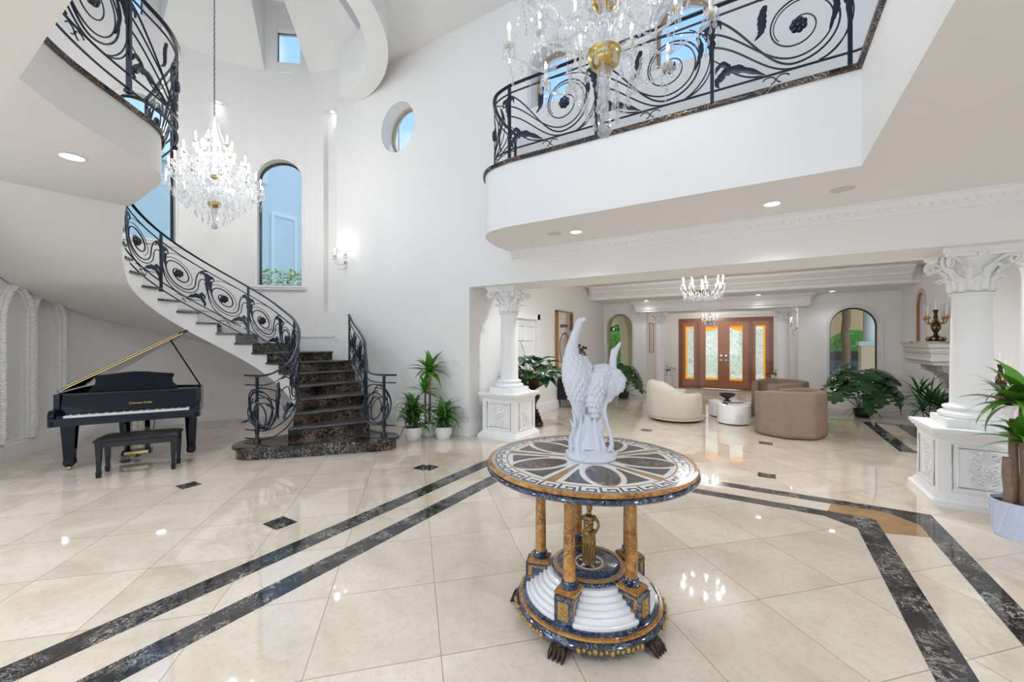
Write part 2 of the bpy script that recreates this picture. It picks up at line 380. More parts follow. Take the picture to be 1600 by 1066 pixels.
def wall_open(name, f, s0, s1, z0, z1, ops, thick, ds=.5, mat='wall_paint'):
    """f(s, off) -> (x, y); off is measured away from the room"""
    mb = MB(); S = cols(ops, s0, s1, ds); e = 1e-7
    P = lambda s, off, z: (*f(s, off), z)
    for a, b in zip(S, S[1:]):
        A = spans(ops, a+e); B = spans(ops, b-e); za, zb = z0, z0
        for (l1, h1, o), (l2, h2, _) in zip(A, B):
            if l1 > za+1e-6 or l2 > zb+1e-6:
                for off in (0, thick): mb.quad(P(a, off, za), P(b, off, zb), P(b, off, l2), P(a, off, l1))
            if l1 > z0+1e-6: mb.quad(P(a, 0, l1), P(b, 0, l2), P(b, thick, l2), P(a, thick, l1))
            mb.quad(P(a, 0, h1), P(b, 0, h2), P(b, thick, h2), P(a, thick, h1)); za, zb = h1, h2
        if za < z1 or zb < z1:
            for off in (0, thick): mb.quad(P(a, off, za), P(b, off, zb), P(b, off, z1), P(a, off, z1))
    for o in ops:
        if o['kind'] in ('rect', 'arch', 'gothic'):
            top = o['z1'] if o['kind'] == 'rect' else o['z1']-o['rad']*(1 if o['kind'] == 'arch' else 2)
            for s in (o['c']-o['hw'], o['c']+o['hw']): mb.quad(P(s, 0, o['z0']), P(s, thick, o['z0']), P(s, thick, top), P(s, 0, top))
    for s in (s0, s1): mb.quad(P(s, 0, z0), P(s, thick, z0), P(s, thick, z1), P(s, 0, z1))
    bm_merge = mb
    return struct(bm_merge, name, mat)
def outline(f, o, off, grow=0.0, n=26):
    """3D outline of an opening, bottom-left, over the top, to bottom-right"""
    k = (o['rad']+grow)/o['rad']; pts = []
    if o['kind'] == 'round':
        return [(*f(o['c']+o['hw']*k*math.cos(2*PI*i/48), off), o['zc']+o['rad']*k*math.sin(2*PI*i/48)) for i in range(48)]
    pts.append((*f(o['c']-o['hw']*k, off), o['z0']))
    for i in range(n+1):
        t = -math.cos(PI*i/n)
        if o['kind'] == 'arch': z = o['z1']-o['rad']+(o['rad']+grow)*math.sqrt(max(0, 1-t*t))
        else:
            h = o['rad']*2.0; z = o['z1']-h+(h+grow)*math.sqrt(max(0, 1-((abs(t)+.6)/1.6)**2))/math.sqrt(1-(.6/1.6)**2)
        pts.append((*f(o['c']+o['hw']*k*t, off), z))
    pts.append((*f(o['c']+o['hw']*k, off), o['z0'])); return pts
def pane(f, o, off, n=26):
    mb = MB(); e = 1e-6
    for i in range(n):
        a = o['c']-o['hw']*math.cos(PI*i/n); b = o['c']-o['hw']*math.cos(PI*(i+1)/n)
        A = spans([o], a+e); B = spans([o], b-e)
        if A and B: mb.quad((*f(a, off), A[0][0]), (*f(b, off), B[0][0]), (*f(b, off), B[0][1]), (*f(a, off), A[0][1]))
    return mb
NWIN = [0]
def window(f, o, off, frame='window_frame_dark', fr=.028, trim=.03, sill=None, glass='window_glass'):
    NWIN[0] += 1
    w = bpy.data.objects.new('window_%d' % NWIN[0], None); COL.objects.link(w); w['kind'] = 'structure'
    pane(f, o, off).build('glass_pane', glass, w, smooth=0, kind='structure')
    closed = o['kind'] == 'round'
    mb = MB().tube(outline(f, o, off, -fr*.6), fr, 6, closed)
    if not closed: mb.tube([(*f(o['c']-o['hw']+o['hw']*i/6, off), o['z0']+fr*.6) for i in range(13)], fr, 6)
    mb.build('window_frame', frame, w, kind='structure')
    if trim:
        mb = MB().tube(outline(f, o, -.008, .06), trim, 8, closed).tube(outline(f, o, -.005, .015), trim*.6, 8, closed)
        mb.build('moulding', 'trim_paint', w, kind='structure')
    if sill:
        pts = [(*f(o['c']-o['hw']*1.25+o['hw']*2.5*i/10, 0), o['z0']) for i in range(11)]
        MB().sweep(pts, [(-.06, -.09), (sill*.7, -.09), (sill*.8, -.045), (sill, -.04), (sill, 0), (-.20, 0)], flip=sill_side(f, o)).build('window_sill', 'trim_paint', w, kind='structure')
    return w
def sill_side(f, o):
    a = Vector(f(o['c']-.01*o['hw'], 0)); b = Vector(f(o['c']+.01*o['hw'], 0)); d = b-a; out = Vector(f(o['c'], -1))-Vector(f(o['c'], 0))
    return 1 if Vector((d.y, -d.x)).dot(out) > 0 else -1
# ---- floor
struct(MB().box(-10.6, -5, -.2, 6.5, 15.2, 0), 'floor', 'floor_marble', smooth=0)
bd = MB(); z1 = .0025
for x0, y0, x1, y1 in ((-3.28, -4.9, -3.10, 5.40), (-2.84, -4.9, -2.66, 5.0), (-3.10, 5.25, 1.37, 5.40), (-2.66, 4.85, .72, 5.0), (.72, -4.9, .90, 5.0), (1.21, -4.9, 1.37, 5.25),
                       (1.76, 8.28, 1.96, 10.98), (1.96, 10.90, 2.75, 10.98), (1.96, 8.28, 2.75, 8.44), (2.25, 8.44, 2.75, 10.90)):
    bd.box(x0, y0, -.01, x1, y1, z1)
bd.prism([(.55, 5.02), (.90, 4.68), (.72, 4.68), (.5, 4.85)], -.01, z1+.0005); bd.prism([(1.03, 5.25), (1.21, 5.05), (1.37, 5.1), (1.37, 5.40), (1.0, 5.40)], -.01, z1+.0004)
struct(bd, 'trim_1', 'border_marble', smooth=0)
struct(MB().prism([(.60, 5.25), (.55, 5.02), (.90, 4.68), (1.21, 4.78), (1.21, 5.05), (1.03, 5.25)], -.01, .0022), 'trim_2', 'brown_onyx', smooth=0)
ins = MB()
for i in range(-2, 3):
    for j in range(-1, 7):
        x, y = -3.72+1.885*(i), 2.08+1.93*j-(.05 if j > 2 else 0)
        if (-3.3 < x < 1.4 and y < 5.6) or (x < -4.4 and y > 3) or x > 2 or (x < -3.6 and y > 5): continue
        if i == -1 and j == 0: x = -5.62
        ins.box(x-.095, y-.095, -.01, x+.095, y+.095, .0024)
for x, y in ((-3.76, 2.08), (-3.79, 3.97)): ins.box(x-.095, y-.095, -.01, x+.095, y+.095, .0026)
struct(ins, 'trim_3', 'border_marble', smooth=0)
# ---- tower wall
ZD_ = 7.62
D = math.radians
def rot(o): return o
tw = [dict(kind='arch', c=D(130.5), hw=D(10), rad=.457, z0=2.88, z1=5.69), dict(kind='arch', c=D(181.3), hw=D(10), rad=.457, z0=3.62, z1=6.34),
      dict(kind='rect', c=D(105.6), hw=D(3.7), rad=.17, z0=2.31, z1=6.75), dict(kind='rect', c=D(156), hw=D(3.9), rad=.17, z0=3.3, z1=6.75),
      dict(kind='gothic', c=D(215.5), hw=D(5.3), rad=.25, z0=.25, z1=2.40), dict(kind='gothic', c=D(227.6), hw=D(5.3), rad=.25, z0=.25, z1=2.40)]
wall_open('wall_tower', tower, D(90), D(268), 0, ZD_, tw, .34, D(3))
window(tower, tw[0], .20, sill=.10); window(tower, tw[1], .20, sill=.06)
for k, o in enumerate(tw[2:4]): struct(pane(tower, o, .16, 4), 'wall_niche_%s' % ('lower', 'upper')[k], 'wall_paint')
for k, o in enumerate(tw[4:6]): struct(pane(tower, o, .10, 26), 'wall_panel_%s' % ('left', 'right')[k], 'wall_paint')
def rope(pts, r, pitch=.09, n=3):
    """a twisted rope moulding along pts"""
    mb = MB(); pts = [Vector(p) for p in pts]; L_ = [0]
    for a, b in zip(pts, pts[1:]): L_.append(L_[-1]+(b-a).length)
    def at(s):
        for i in range(len(pts)-1):
            if L_[i+1] >= s: return pts[i].lerp(pts[i+1], (s-L_[i])/max(1e-9, L_[i+1]-L_[i])), (pts[i+1]-pts[i]).normalized()
        return pts[-1], (pts[-1]-pts[-2]).normalized()
    m = int(L_[-1]/.018)
    for q in range(n):
        out = []
        for i in range(m+1):
            s_ = L_[-1]*i/m; p, t = at(s_); nn = Vector((p.x-C0[0], p.y-C0[1], 0)).normalized(); nn = (nn-t*nn.dot(t)).normalized(); b = t.cross(nn)
            an = 2*PI*(s_/pitch+q/n); out.append(p+(nn*math.cos(an)+b*math.sin(an))*r*.55)
        mb.tube(out, r*.62, 5)
    return mb
for k, o in enumerate(tw[4:6]):
    mb = rope(outline(tower, o, -.03, .055), .035); mb.tube(outline(tower, o, -.005, .11), .02, 6).tube(outline(tower, o, .0, .005), .018, 6); struct(mb, 'trim_%d' % (4+k), 'trim_paint')
base_prof = [(0, 0), (.03, 0), (.03, .17), (.022, .185), (.022, .20), (.008, .225), (0, .23)]
struct(MB().sweep([(*tower(D(a), 0), 0) for a in range(126, 268, 3)], base_prof, flip=-1), 'baseboard_tower', 'trim_paint')
# ---- long foyer wall with round window, and upper windows over the gallery
fY = lambda s, off: (s, YW+off)
fw = [dict(kind='rect', c=-.965, hw=3.385, rad=1, z0=0, z1=2.60), dict(kind='round', c=-6.12, hw=.46, rad=.49, zc=5.87),
      dict(kind='arch', c=-2.82, hw=.31, rad=.31, z0=5.35, z1=6.25), dict(kind='arch', c=-.9, hw=.35, rad=.35, z0=5.30, z1=6.25)]
def spans_two(ops, s): return spans(ops, s)
wall_open('wall_foyer', fY, -7.4, 6.4, 0, ZC+.1, fw, .40, 1.0)
window(fY, fw[1], .30, 'window_frame_tan', .03, trim=0)
window(fY, fw[2], .26, 'window_frame_tan', .03, trim=.025); window(fY, fw[3], .26, 'window_frame_tan', .03, trim=.025)
struct(MB().sweep([(-5.9, YW, 0), (-4.35, YW, 0), (-4.35, 6.1, 0), (-4.35, 12.8, 0), (-3.0, 12.8, 0)], base_prof, flip=1), 'baseboard_left', 'trim_paint')
struct(MB().sweep([(.79, 12.8, 0), (2.75, 12.8, 0), (2.75, 10.5, 0)], base_prof, flip=1), 'baseboard_back', 'trim_paint')
struct(MB().box(-4.35, YW+.395, 2.602, 2.75, 6.55, 3.2), 'beam_front', 'wall_paint', smooth=0)
crown = [(0, -.14), (.02, -.14), (.025, -.115), (.05, -.10), (.06, -.07), (.09, -.045), (.10, -.02), (.125, -.015), (.125, 0), (0, 0)]
cm = MB().sweep([(-3.46, YW, ZS), (6.4, YW, ZS)], crown, flip=1)
for i in range(120): cm.ball((-3.40+.082*i, YW-.062, ZS-.078), .019, 6, 4)
struct(cm, 'trim_6', 'trim_paint')
# ---- gallery slab round the void, landing of the stair
gal = [(-3.47, 5.71)]+[tuple(p)[:2] for p in catmull([(-3.47, 5.6, 0), (-3.45, 5.15, 0), (-3.31, 4.72, 0), (-3.08, 4.47, 0), (-2.72, 4.38, 0)], 8)]+[(.70, 4.38), (.70, .51), (-4.12, .51), (-4.12, -5), (6.4, -5), (6.4, 5.71)]
struct(MB().prism(gal, ZS, ZU), 'ceiling_gallery', 'wall_paint', smooth=25)
lc = [(-4.12, .46, 0), (-4.44, .67, 0), (-4.80, .96, 0), (-5.20, 1.42, 0), (-5.52, 1.76, 0), (-5.92, 1.92, 0), (-6.45, 1.97, 0), (-7.0, 2.02, 0), (-7.31, 2.02, 0)]
lcs = [tuple(p) for p in catmull(lc, 8)]
ZL = 3.48
land = [p[:2] for p in lcs]+[tower(D(a), .02) for a in (268,)]+[(-7.6, -.5), (-7.6, -5), (-4.1, -5)]
struct(MB().prism(land, ZL, ZU), 'ceiling_landing', 'wall_paint', smooth=25)
edge_prof = [(-.16, 0), (.030, 0), (.036, .012), (.036, .034), (.026, .046), (-.16, .046)]
struct(MB().sweep([(p[0], p[1], ZU) for p in gal[1:-4]]+[(.70, .51, ZU)], edge_prof, flip=1), 'trim_7', 'portoro', smooth=30)
struct(MB().sweep([(p[0], p[1], ZU) for p in lcs], edge_prof, flip=1), 'trim_8', 'portoro', smooth=30)
struct(MB().box(-7.6, -5, 0, -7.4, .55, ZL), 'wall_left', 'wall_paint', smooth=0)
# ---- foyer ceiling with the round drum over the stair
cl = MB(); rect = (-10.4, -5, 6.4, YW+.1)
def ray_rect(a):
    dx, dy = math.cos(a), math.sin(a); t = 1e9
    if dx > 1e-9: t = min(t, (rect[2]-C0[0])/dx)
    if dx < -1e-9: t = min(t, (rect[0]-C0[0])/dx)
    if dy > 1e-9: t = min(t, (rect[3]-C0[1])/dy)
    if dy < -1e-9: t = min(t, (rect[1]-C0[1])/dy)
    return (C0[0]+dx*t, C0[1]+dy*t)
A = sorted([2*PI*i/96 for i in range(97)]+[math.atan2(y-C0[1], x-C0[0]) % (2*PI) for x in (rect[0], rect[2]) for y in (rect[1], rect[3])])
for a, b in zip(A, A[1:]):
    if b-a < 1e-7: continue
    p = [(C0[0]+2.63*math.cos(t), C0[1]+2.63*math.sin(t)) for t in (a, b)]; q = [ray_rect(a), ray_rect(b)]
    cl.quad((*p[0], ZC), (*p[1], ZC), (*q[1], ZC), (*q[0], ZC)); cl.quad((*p[0], ZC+.15), (*p[1], ZC+.15), (*q[1], ZC+.15), (*q[0], ZC+.15))
struct(cl, 'ceiling', 'wall_paint')
ZD = 7.62
rim = MB().lathe([(2.28, 6.73), (2.62, 6.73), (2.635, 6.73), (2.635, ZC+.02)], (*C0, 0), 80, a0=D(-92), a1=D(91)).lathe([(2.28, 6.73), (2.28, ZD+.1), (2.62, ZD+.1)], (*C0, 0), 80, a0=D(-92), a1=D(91))
for a in (D(91), D(-92)):
    rim.quad(*[(C0[0]+r*math.cos(a), C0[1]+r*math.sin(a), z) for r, z in ((2.28, 6.73), (2.62, 6.73), (2.62, ZD+.1), (2.28, ZD+.1))])
struct(rim, 'ceiling_drum', 'wall_paint')
dome = MB(); shaft = MB(); NS = 10
dr = lambda t: 2.622-2.17*t**1.02; dz = lambda t: ZD+2.05*t
for k in range(6):
    pc = D(157+60*k); h0 = D(19.5)
    for j in range(NS):
        t0, t1 = j/NS, (j+1)/NS
        for i in range(8):
            a0 = pc-h0+2*h0*i/8; a1 = pc-h0+2*h0*(i+1)/8
            dome.quad(*[(C0[0]+dr(t)*math.cos(a), C0[1]+dr(t)*math.sin(a), dz(t)) for t, a in ((t0, a0), (t0, a1), (t1, a1), (t1, a0))])
        for sgn in (-1, 1):
            a = pc+sgn*h0
            shaft.quad(*[(C0[0]+r*math.cos(a), C0[1]+r*math.sin(a), dz(t)) for r, t in ((dr(t0), t0), (2.63, t0), (2.63, t1), (dr(t1), t1))])
    gc = pc+D(30); hg = D(10.5); w = D(5.6)
    fg = lambda s, off: (C0[0]+(2.625+off)*math.cos(s), C0[1]+(2.625+off)*math.sin(s))
    for sa, sb, za, zb in ((gc-hg, gc-w, ZD, dz(.9)), (gc+w, gc+hg, ZD, dz(.9)), (gc-w, gc+w, ZD, ZD+.22), (gc-w, gc+w, ZD+.95, dz(.9))):
        shaft.quad((*fg(sa, 0), za), (*fg(sb, 0), za), (*fg(sb, 0), zb), (*fg(sa, 0), zb))
    for s_ in (gc-w, gc+w): shaft.quad((*fg(s_, 0), ZD+.22), (*fg(s_, .22), ZD+.22), (*fg(s_, .22), ZD+.95), (*fg(s_, 0), ZD+.95))
    for z_ in (ZD+.22, ZD+.95): shaft.quad((*fg(gc-w, 0), z_), (*fg(gc+w, 0), z_), (*fg(gc+w, .22), z_), (*fg(gc-w, .22), z_))
    shaft.quad(*[(C0[0]+r*math.cos(a), C0[1]+r*math.sin(a), dz(.78)) for r, a in ((.8, gc-hg), (2.63, gc-hg), (2.63, gc+hg), (.8, gc+hg))])
    NWIN[0] += 1; wn_ = bpy.data.objects.new('window_%d' % NWIN[0], None); COL.objects.link(wn_); wn_['kind'] = 'structure'
    MB().quad((*fg(gc-w, .15), ZD+.22), (*fg(gc+w, .15), ZD+.22), (*fg(gc+w, .15), ZD+.95), (*fg(gc-w, .15), ZD+.95)).build('glass_pane', 'window_glass', wn_, smooth=0, kind='structure')
    MB().tube([(*fg(s_, .14), z_) for s_, z_ in ((gc-w, ZD+.22), (gc+w, ZD+.22), (gc+w, ZD+.95), (gc-w, ZD+.95))], .022, 4, True).build('window_frame', 'window_frame_dark', wn_, kind='structure')
dome.lathe([(.46, dz(1)), (1e-5, dz(1)+.1)], (*C0, 0), 48, cap=False)
struct(dome, 'ceiling_dome', 'wall_paint'); struct(shaft, 'ceiling_dormers', 'wall_paint', smooth=0)
struct(MB().box(6.3, -5, 0, 6.5, 5.8, ZC), 'wall_right', 'wall_paint', smooth=0)
# ---- living room
fX = lambda s, off: (-4.35-off, s)
lw_ = [dict(kind='rect', c=7.72, hw=.46, rad=1, z0=0, z1=2.14)]
wall_open('wall_living_left', fX, 6.1, 12.8, 0, 3.3, lw_, .2)
dl = bpy.data.objects.new('door_2', None); COL.objects.link(dl); dl['kind'] = 'structure'
mb = MB().box(-4.43, 7.26, .005, -4.39, 8.18, 2.14)
for y0, y1 in ((7.36, 7.66), (7.78, 8.08)):
    for z0_, z1_ in ((.15, .75), (.87, 1.55), (1.67, 1.98)):
        mb.tube([(-4.388, y, z) for y, z in ((y0, z0_), (y1, z0_), (y1, z1_), (y0, z1_))], .014, 4, True)
for i in range(7): mb.tube([(-4.385, 7.5+.07*i+.025*math.cos(t), 2.06-.02+.025*math.sin(t)) for t in [k*.6 for k in range(11)]], .006, 4)
mb.build('door_panel', 'trim_paint', dl, kind='structure')
mb = MB()
for a, b in (((7.14, 7.26), (0, 2.26)), ((8.18, 8.30), (0, 2.26)), ((7.14, 8.30), (2.14, 2.26))): mb.box(-4.352, a[0], b[0], -4.315, a[1], b[1])
mb.build('casing', 'trim_paint', dl, kind='structure')
MB().ball((-4.35, 8.10, 1.0), .03).build('door_handle', 'brass', dl, kind='structure')
fB = lambda s, off: (s, 12.8+off)
bw = [dict(kind='rect', c=-1.105, hw=1.905, rad=1, z0=0, z1=2.53), dict(kind='arch', c=-3.845, hw=.405, rad=.405, z0=.40, z1=2.52), dict(kind='arch', c=1.895, hw=.46, rad=.46, z0=.25, z1=2.48)]
wall_open('wall_back', fB, -4.55, 2.95, 0, 3.3, bw, .32)
window(fB, bw[1], .2, 'window_frame_tan', .03, .022, glass='porch_glass'); window(fB, bw[2], .2, 'window_frame_dark', .02, .022, glass='porch_glass')
fR = lambda s, off: (2.75+off, s)
rwn = [dict(kind='arch', c=11.42, hw=.40, rad=.40, z0=1.30, z1=2.74), dict(kind='arch', c=8.03, hw=.40, rad=.40, z0=1.05, z1=2.74)]
wall_open('wall_living_right', fR, 5.8, 13.1, 0, 3.3, rwn, .3)
for k, o in enumerate(rwn):
    struct(pane(fR, o, .27), 'wall_recess_%s' % ('far', 'near')[k], 'wall_paint')
    ol = outline(fR, o, .05, -.02); struct(MB().tube(ol[-10:], .022, 6) if k == 0 else MB().tube(ol[:12], .02, 6), 'trim_%d' % (9+k), 'mahogany')
struct(MB().box(-4.55, 6.5, 3.2, 2.95, 15.3, 3.4), 'ceiling_living', 'wall_paint', smooth=0)
st = MB().box(-4.35, 11.40, 2.85, 2.75, 12.8, 3.22)
cr2 = [(0, -.30), (.05, -.30), (.05, -.24), (.09, -.225), (.13, -.17), (.15, -.15), (.20, -.14), (.20, -.10), (.26, -.07), (.30, -.03), (.33, -.02), (.33, .04), (0, .04)]
st.sweep([(-4.2, 11.40, 3.16), (2.6, 11.40, 3.16)], cr2, flip=1)
struct(st, 'ceiling_soffit', 'trim_paint', smooth=25)
cr3 = [(0, -.32), (.08, -.32), (.08, -.26), (.11, -.25), (.11, -.12), (.13, -.11), (.16, -.06), (.20, -.05), (.20, 0), (0, 0)]
struct(MB().sweep([(-3.19, 12.79, 2.85), (-3.19, 12.6, 2.85), (.92, 12.6, 2.85), (.92, 12.79, 2.85)], cr3, flip=1).box(-3.25, 12.55, 2.53, .98, 12.81, 2.56), 'beam_entry', 'trim_paint', smooth=25)
struct(MB().box(-3.25, 13.1, 0, -3.05, 15.1, 3.2), 'wall_entry_left', 'wall_paint', smooth=0)
struct(MB().box(.83, 13.1, 0, 1.03, 15.1, 3.2), 'wall_entry_right', 'wall_paint', smooth=0)
struct(MB().box(-3.25, 12.81, 2.62, 1.03, 15.1, 2.8), 'ceiling_entry', 'wall_paint', smooth=0)
struct(MB().box(-3.05, 13.9, 0, .83, 15.3, .12).sweep([(-3.05, 13.9, .12), (.83, 13.9, .12)], [(-.3, -.002), (.03, -.002), (.035, .012), (.03, .026), (-.3, .026)], flip=1), 'floor_entry', 'floor_marble', smooth=0)
fD = lambda s, off: (s, 14.85+off)
dw = [dict(kind='rect', c=-1.06, hw=1.36, rad=1, z0=.12, z1=2.42)]
wall_open('wall_entry_back', fD, -3.1, .9, .1, 2.7, dw, .25)
struct(MB().sweep([(-3.05, 14.85, 2.44), (.83, 14.85, 2.44)], [(0, 0), (.03, 0), (.04, .05), (.07, .07), (.08, .16), (0, .17)], flip=1), 'trim_11', 'trim_paint')
# front doors: two leaves between side lights
dr_ = bpy.data.objects.new('door_1', None); COL.objects.link(dr_); dr_['kind'] = 'structure'
Y0 = 14.90
fr_ = MB(); x0, x1 = -2.42, .30
for a, b in ((x0, x0+.12), (-1.86, -1.76), (-.36, -.26), (x1-.12, x1)): fr_.box(a, Y0-.06, .12, b, Y0+.08, 2.30)
fr_.box(x0, Y0-.06, 2.30, x1, Y0+.08, 2.418)
fr_.build('door_frame', 'mahogany_dark', dr_, smooth=0, kind='structure')
def leafdoor(nm, a, b, arch):
    lf = MB(); st_ = .17 if b-a > .6 else .09; bt = .26
    lf.box(a, Y0-.03, .14, a+st_, Y0+.03, 2.30).box(b-st_, Y0-.03, .14, b, Y0+.03, 2.30).box(a+st_, Y0-.03, .14, b-st_, Y0+.03, .14+bt).box(a+st_, Y0-.03, 2.16, b-st_, Y0+.03, 2.30)
    o = lf.build(nm, 'mahogany', dr_, smooth=0, kind='structure')
    g0, g1 = a+st_, b-st_; am = MB(); t = .055
    am.box(g0, Y0-.008, .14+bt, g1, Y0+.008, .14+bt+t*1.3).box(g0, Y0-.008, 2.16-t, g1, Y0+.008, 2.16)
    if arch is None or arch == 'l': am.box(g0, Y0-.008, .14+bt, g0+t, Y0+.008, 2.16)
    if arch is None or arch == 'r': am.box(g1-t, Y0-.008, .14+bt, g1, Y0+.008, 2.16)
    if arch in ('L', 'R'):
        n = 10; xs = [g0+(g1-g0)*i/n for i in range(n+1)]
        hh = lambda x: .12*(1-((x-g0)/(g1-g0) if arch == 'L' else (g1-x)/(g1-g0))**2)
        for p, q in zip(xs, xs[1:]): am.quad((p, Y0-.008, 2.16-t-hh(p)), (q, Y0-.008, 2.16-t-hh(q)), (q, Y0-.008, 2.16), (p, Y0-.008, 2.16))
    am.build('glass_border', 'amber_glass', o, smooth=0, kind='structure')
    MB().box(g0, Y0-.004, .14+bt, g1, Y0+.004, 2.16).build('glass_pane', 'etched_glass', o, smooth=0, kind='structure')
    return o
leafdoor('sidelight', x0+.12, -1.86, 'l'); la = leafdoor('door_leaf', -1.76, -1.06, 'L'); lb = leafdoor('door_leaf', -1.06, -.36, 'R'); leafdoor('sidelight', -.26, x1-.12, 'r')
for o, x in ((la, -1.13), (lb, -.99)):
    hb = MB().lathe([(.03, 0), (.03, .012), (.012, .02), (.012, .05)], (0, 0, 0), 12, Matrix.Translation((x, Y0-.03, 1.05)) @ Matrix.Rotation(PI/2, 4, 'X'))
    hb.tube([(x, Y0-.075, 1.05), (x+(.09 if o is lb else -.09), Y0-.075, 1.05)], .011, 8)
    hb.lathe([(.026, 0), (.026, .014)], (0, 0, 0), 12, Matrix.Translation((x, Y0-.03, 1.2)) @ Matrix.Rotation(PI/2, 4, 'X'))
    hb.build('door_handle', 'chrome', o, kind='structure')
# ---- outside: ground, porch arcade, garden wall of the other wing
struct(MB().box(-40, 15.3, -.25, 40, 60, -.05), 'ground', 'lawn', smooth=0)
struct(MB().box(-12, 13.1, -.22, 10, 18.3, -.02), 'floor_porch', 'paving', smooth=0)
struct(MB().box(-14, 21, -.2, 14, 24, -.035), 'road', 'paving', smooth=0)
fP = lambda s, off: (s, 17.4+off)
pa = [dict(kind='arch', c=c, hw=hw, rad=hw, z0=0, z1=z) for c, hw, z in ((-5.25, .85, 2.45), (-1.1, 1.2, 2.9), (2.65, .95, 2.05))]
wall_open('wall_porch', fP, -12, 10, -.05, 4.2, pa, .45, mat='porch_plaster')
struct(MB().box(-12, 13.1, 3.4, 10, 17.85, 3.6), 'ceiling_porch', 'porch_plaster', smooth=0)
fQ = lambda s, off: (-4.6-off, s)
wall_open('wall_porch_left', fQ, 13.15, 17.4, -.05, 3.5, [dict(kind='arch', c=15.3, hw=1.2, rad=1.2, z0=0, z1=2.7)], .3, mat='porch_plaster')
# ================================================================== staircase and ironwork
RH = .181
IN, OUT = {}, {}
IN.update({2: (-6.0, 3.45), 3: (-6.15, 3.62), 4: (-6.35, 3.78), 5: (-6.62, 3.93), 6: (-7.04, 4.08)})
OUT.update({2: (-5.47, 4.5), 3: (-5.80, 4.76), 4: (-6.04, 4.93), 5: (-6.52, 5.17), 6: (-6.95, 5.36), 7: (-7.25, 5.52), 8: (-7.78, 5.50)})
ANG = {k: -.2+.265*k for k in range(7, 17)}
ANG.update({17: 4.20, 18: 4.35, 19: 4.47, 20: 4.58, 21: 4.68, 22: 4.76})
for k, a in ANG.items():
    IN[k] = (C0[0]+1.06*math.cos(a), C0[1]+1.06*math.sin(a))
    if k >= 9: OUT[k] = tower(a, -.02)
def hull(P):
    P = sorted(set((round(x, 5), round(y, 5)) for x, y in P)); lo, up = [], []
    cr_ = lambda o, a, b: (a[0]-o[0])*(b[1]-o[1])-(a[1]-o[1])*(b[0]-o[0])
    for p in P:
        while len(lo) > 1 and cr_(lo[-2], lo[-1], p) <= 0: lo.pop()
        lo.append(p)
    for p in reversed(P):
        while len(up) > 1 and cr_(up[-2], up[-1], p) <= 0: up.pop()
        up.append(p)
    return lo[:-1]+up[:-1]
SO = (-6.2, 3.9, 0)
stair = thing('staircase', 'curved staircase with black and gold marble treads rising round the tower wall', 'staircase', SO)
def circ(c, r, n=40): return [(c[0]+r*math.cos(2*PI*i/n), c[1]+r*math.sin(2*PI*i/n)) for i in range(n)]
hb = lambda g: hull(circ((-6.25, 3.2), .36+g)+circ((-5.06, 4.38), .28+g)+[(-6.3, 3.9), (-5.7, 4.62)])
pf = MB().prism(hb(-.05), 0, .135); pf.prism(hb(-.02), .13, .142).prism(hb(0), .142, .172).prism(hb(-.012), .172, RH)
pf.build('bottom_step', 'portoro', stair, SO, smooth=30)
def nrm2(a): l = math.hypot(*a); return (a[0]/l, a[1]/l)
for k in range(2, 22):
    a, b, c, d = IN[k], OUT[k], OUT[k+1], IN[k+1]
    e = nrm2((b[0]-a[0], b[1]-a[1])); fwd = ((e[1]), -e[0]);
    if (fwd[0]*(d[0]-a[0])+fwd[1]*(d[1]-a[1])) > 0: fwd = (-fwd[0], -fwd[1])
    n_ = .03; z = k*RH; i_ = .02 if k > 6 else 0
    a2 = (a[0]+fwd[0]*n_-e[0]*i_, a[1]+fwd[1]*n_-e[1]*i_); b2 = (b[0]+fwd[0]*n_, b[1]+fwd[1]*n_)
    e2 = nrm2((c[0]-d[0], c[1]-d[1])); d2 = (d[0]-fwd[0]*.02-e2[0]*i_, d[1]-fwd[1]*.02-e2[1]*i_); c2 = (c[0]-fwd[0]*.02, c[1]-fwd[1]*.02)
    t = MB().prism([a2, b2, c2, d2], z-.034, z)
    t.tube([(a2[0], a2[1], z-.017), (b2[0], b2[1], z-.017)], .017, 8)
    t.build('tread', 'portoro_tread_sheen', stair, SO, smooth=30)
    a3 = (a[0]+e[0]*.004, a[1]+e[1]*.004); f2 = (-fwd[0]*.03, -fwd[1]*.03)
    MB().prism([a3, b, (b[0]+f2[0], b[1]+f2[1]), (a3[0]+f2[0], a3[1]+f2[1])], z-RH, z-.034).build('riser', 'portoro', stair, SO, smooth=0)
def curve_k(T, n=4):
    ks = sorted(T); P = catmull([(T[k][0], T[k][1], k*RH) for k in ks], n); return P
PI_, PO_ = curve_k(IN, 6), curve_k(OUT, 6)
sg = MB(); zb = lambda p: max(.0, p.z-.42)
for i in range(len(PI_)-1):
    p, q = PI_[i], PI_[i+1]; o, r = PO_[i], PO_[i+1]; kt = 2+i//6
    top = kt*RH-.034
    if top > zb(p): sg.quad((p.x, p.y, zb(p)), (q.x, q.y, zb(q)), (q.x, q.y, max(top, zb(q))), (p.x, p.y, top))
    sg.quad((p.x, p.y, zb(p)), (q.x, q.y, zb(q)), (r.x, r.y, zb(q)), (o.x, o.y, zb(p)))
    if i < 36: sg.quad((o.x, o.y, zb(p)), (r.x, r.y, zb(q)), (r.x, r.y, max(top, zb(q))), (o.x, o.y, top))
sg.build('stringer', 'wall_paint', stair, SO, smooth=25, label='smooth white plaster side and underside')
bs = MB()
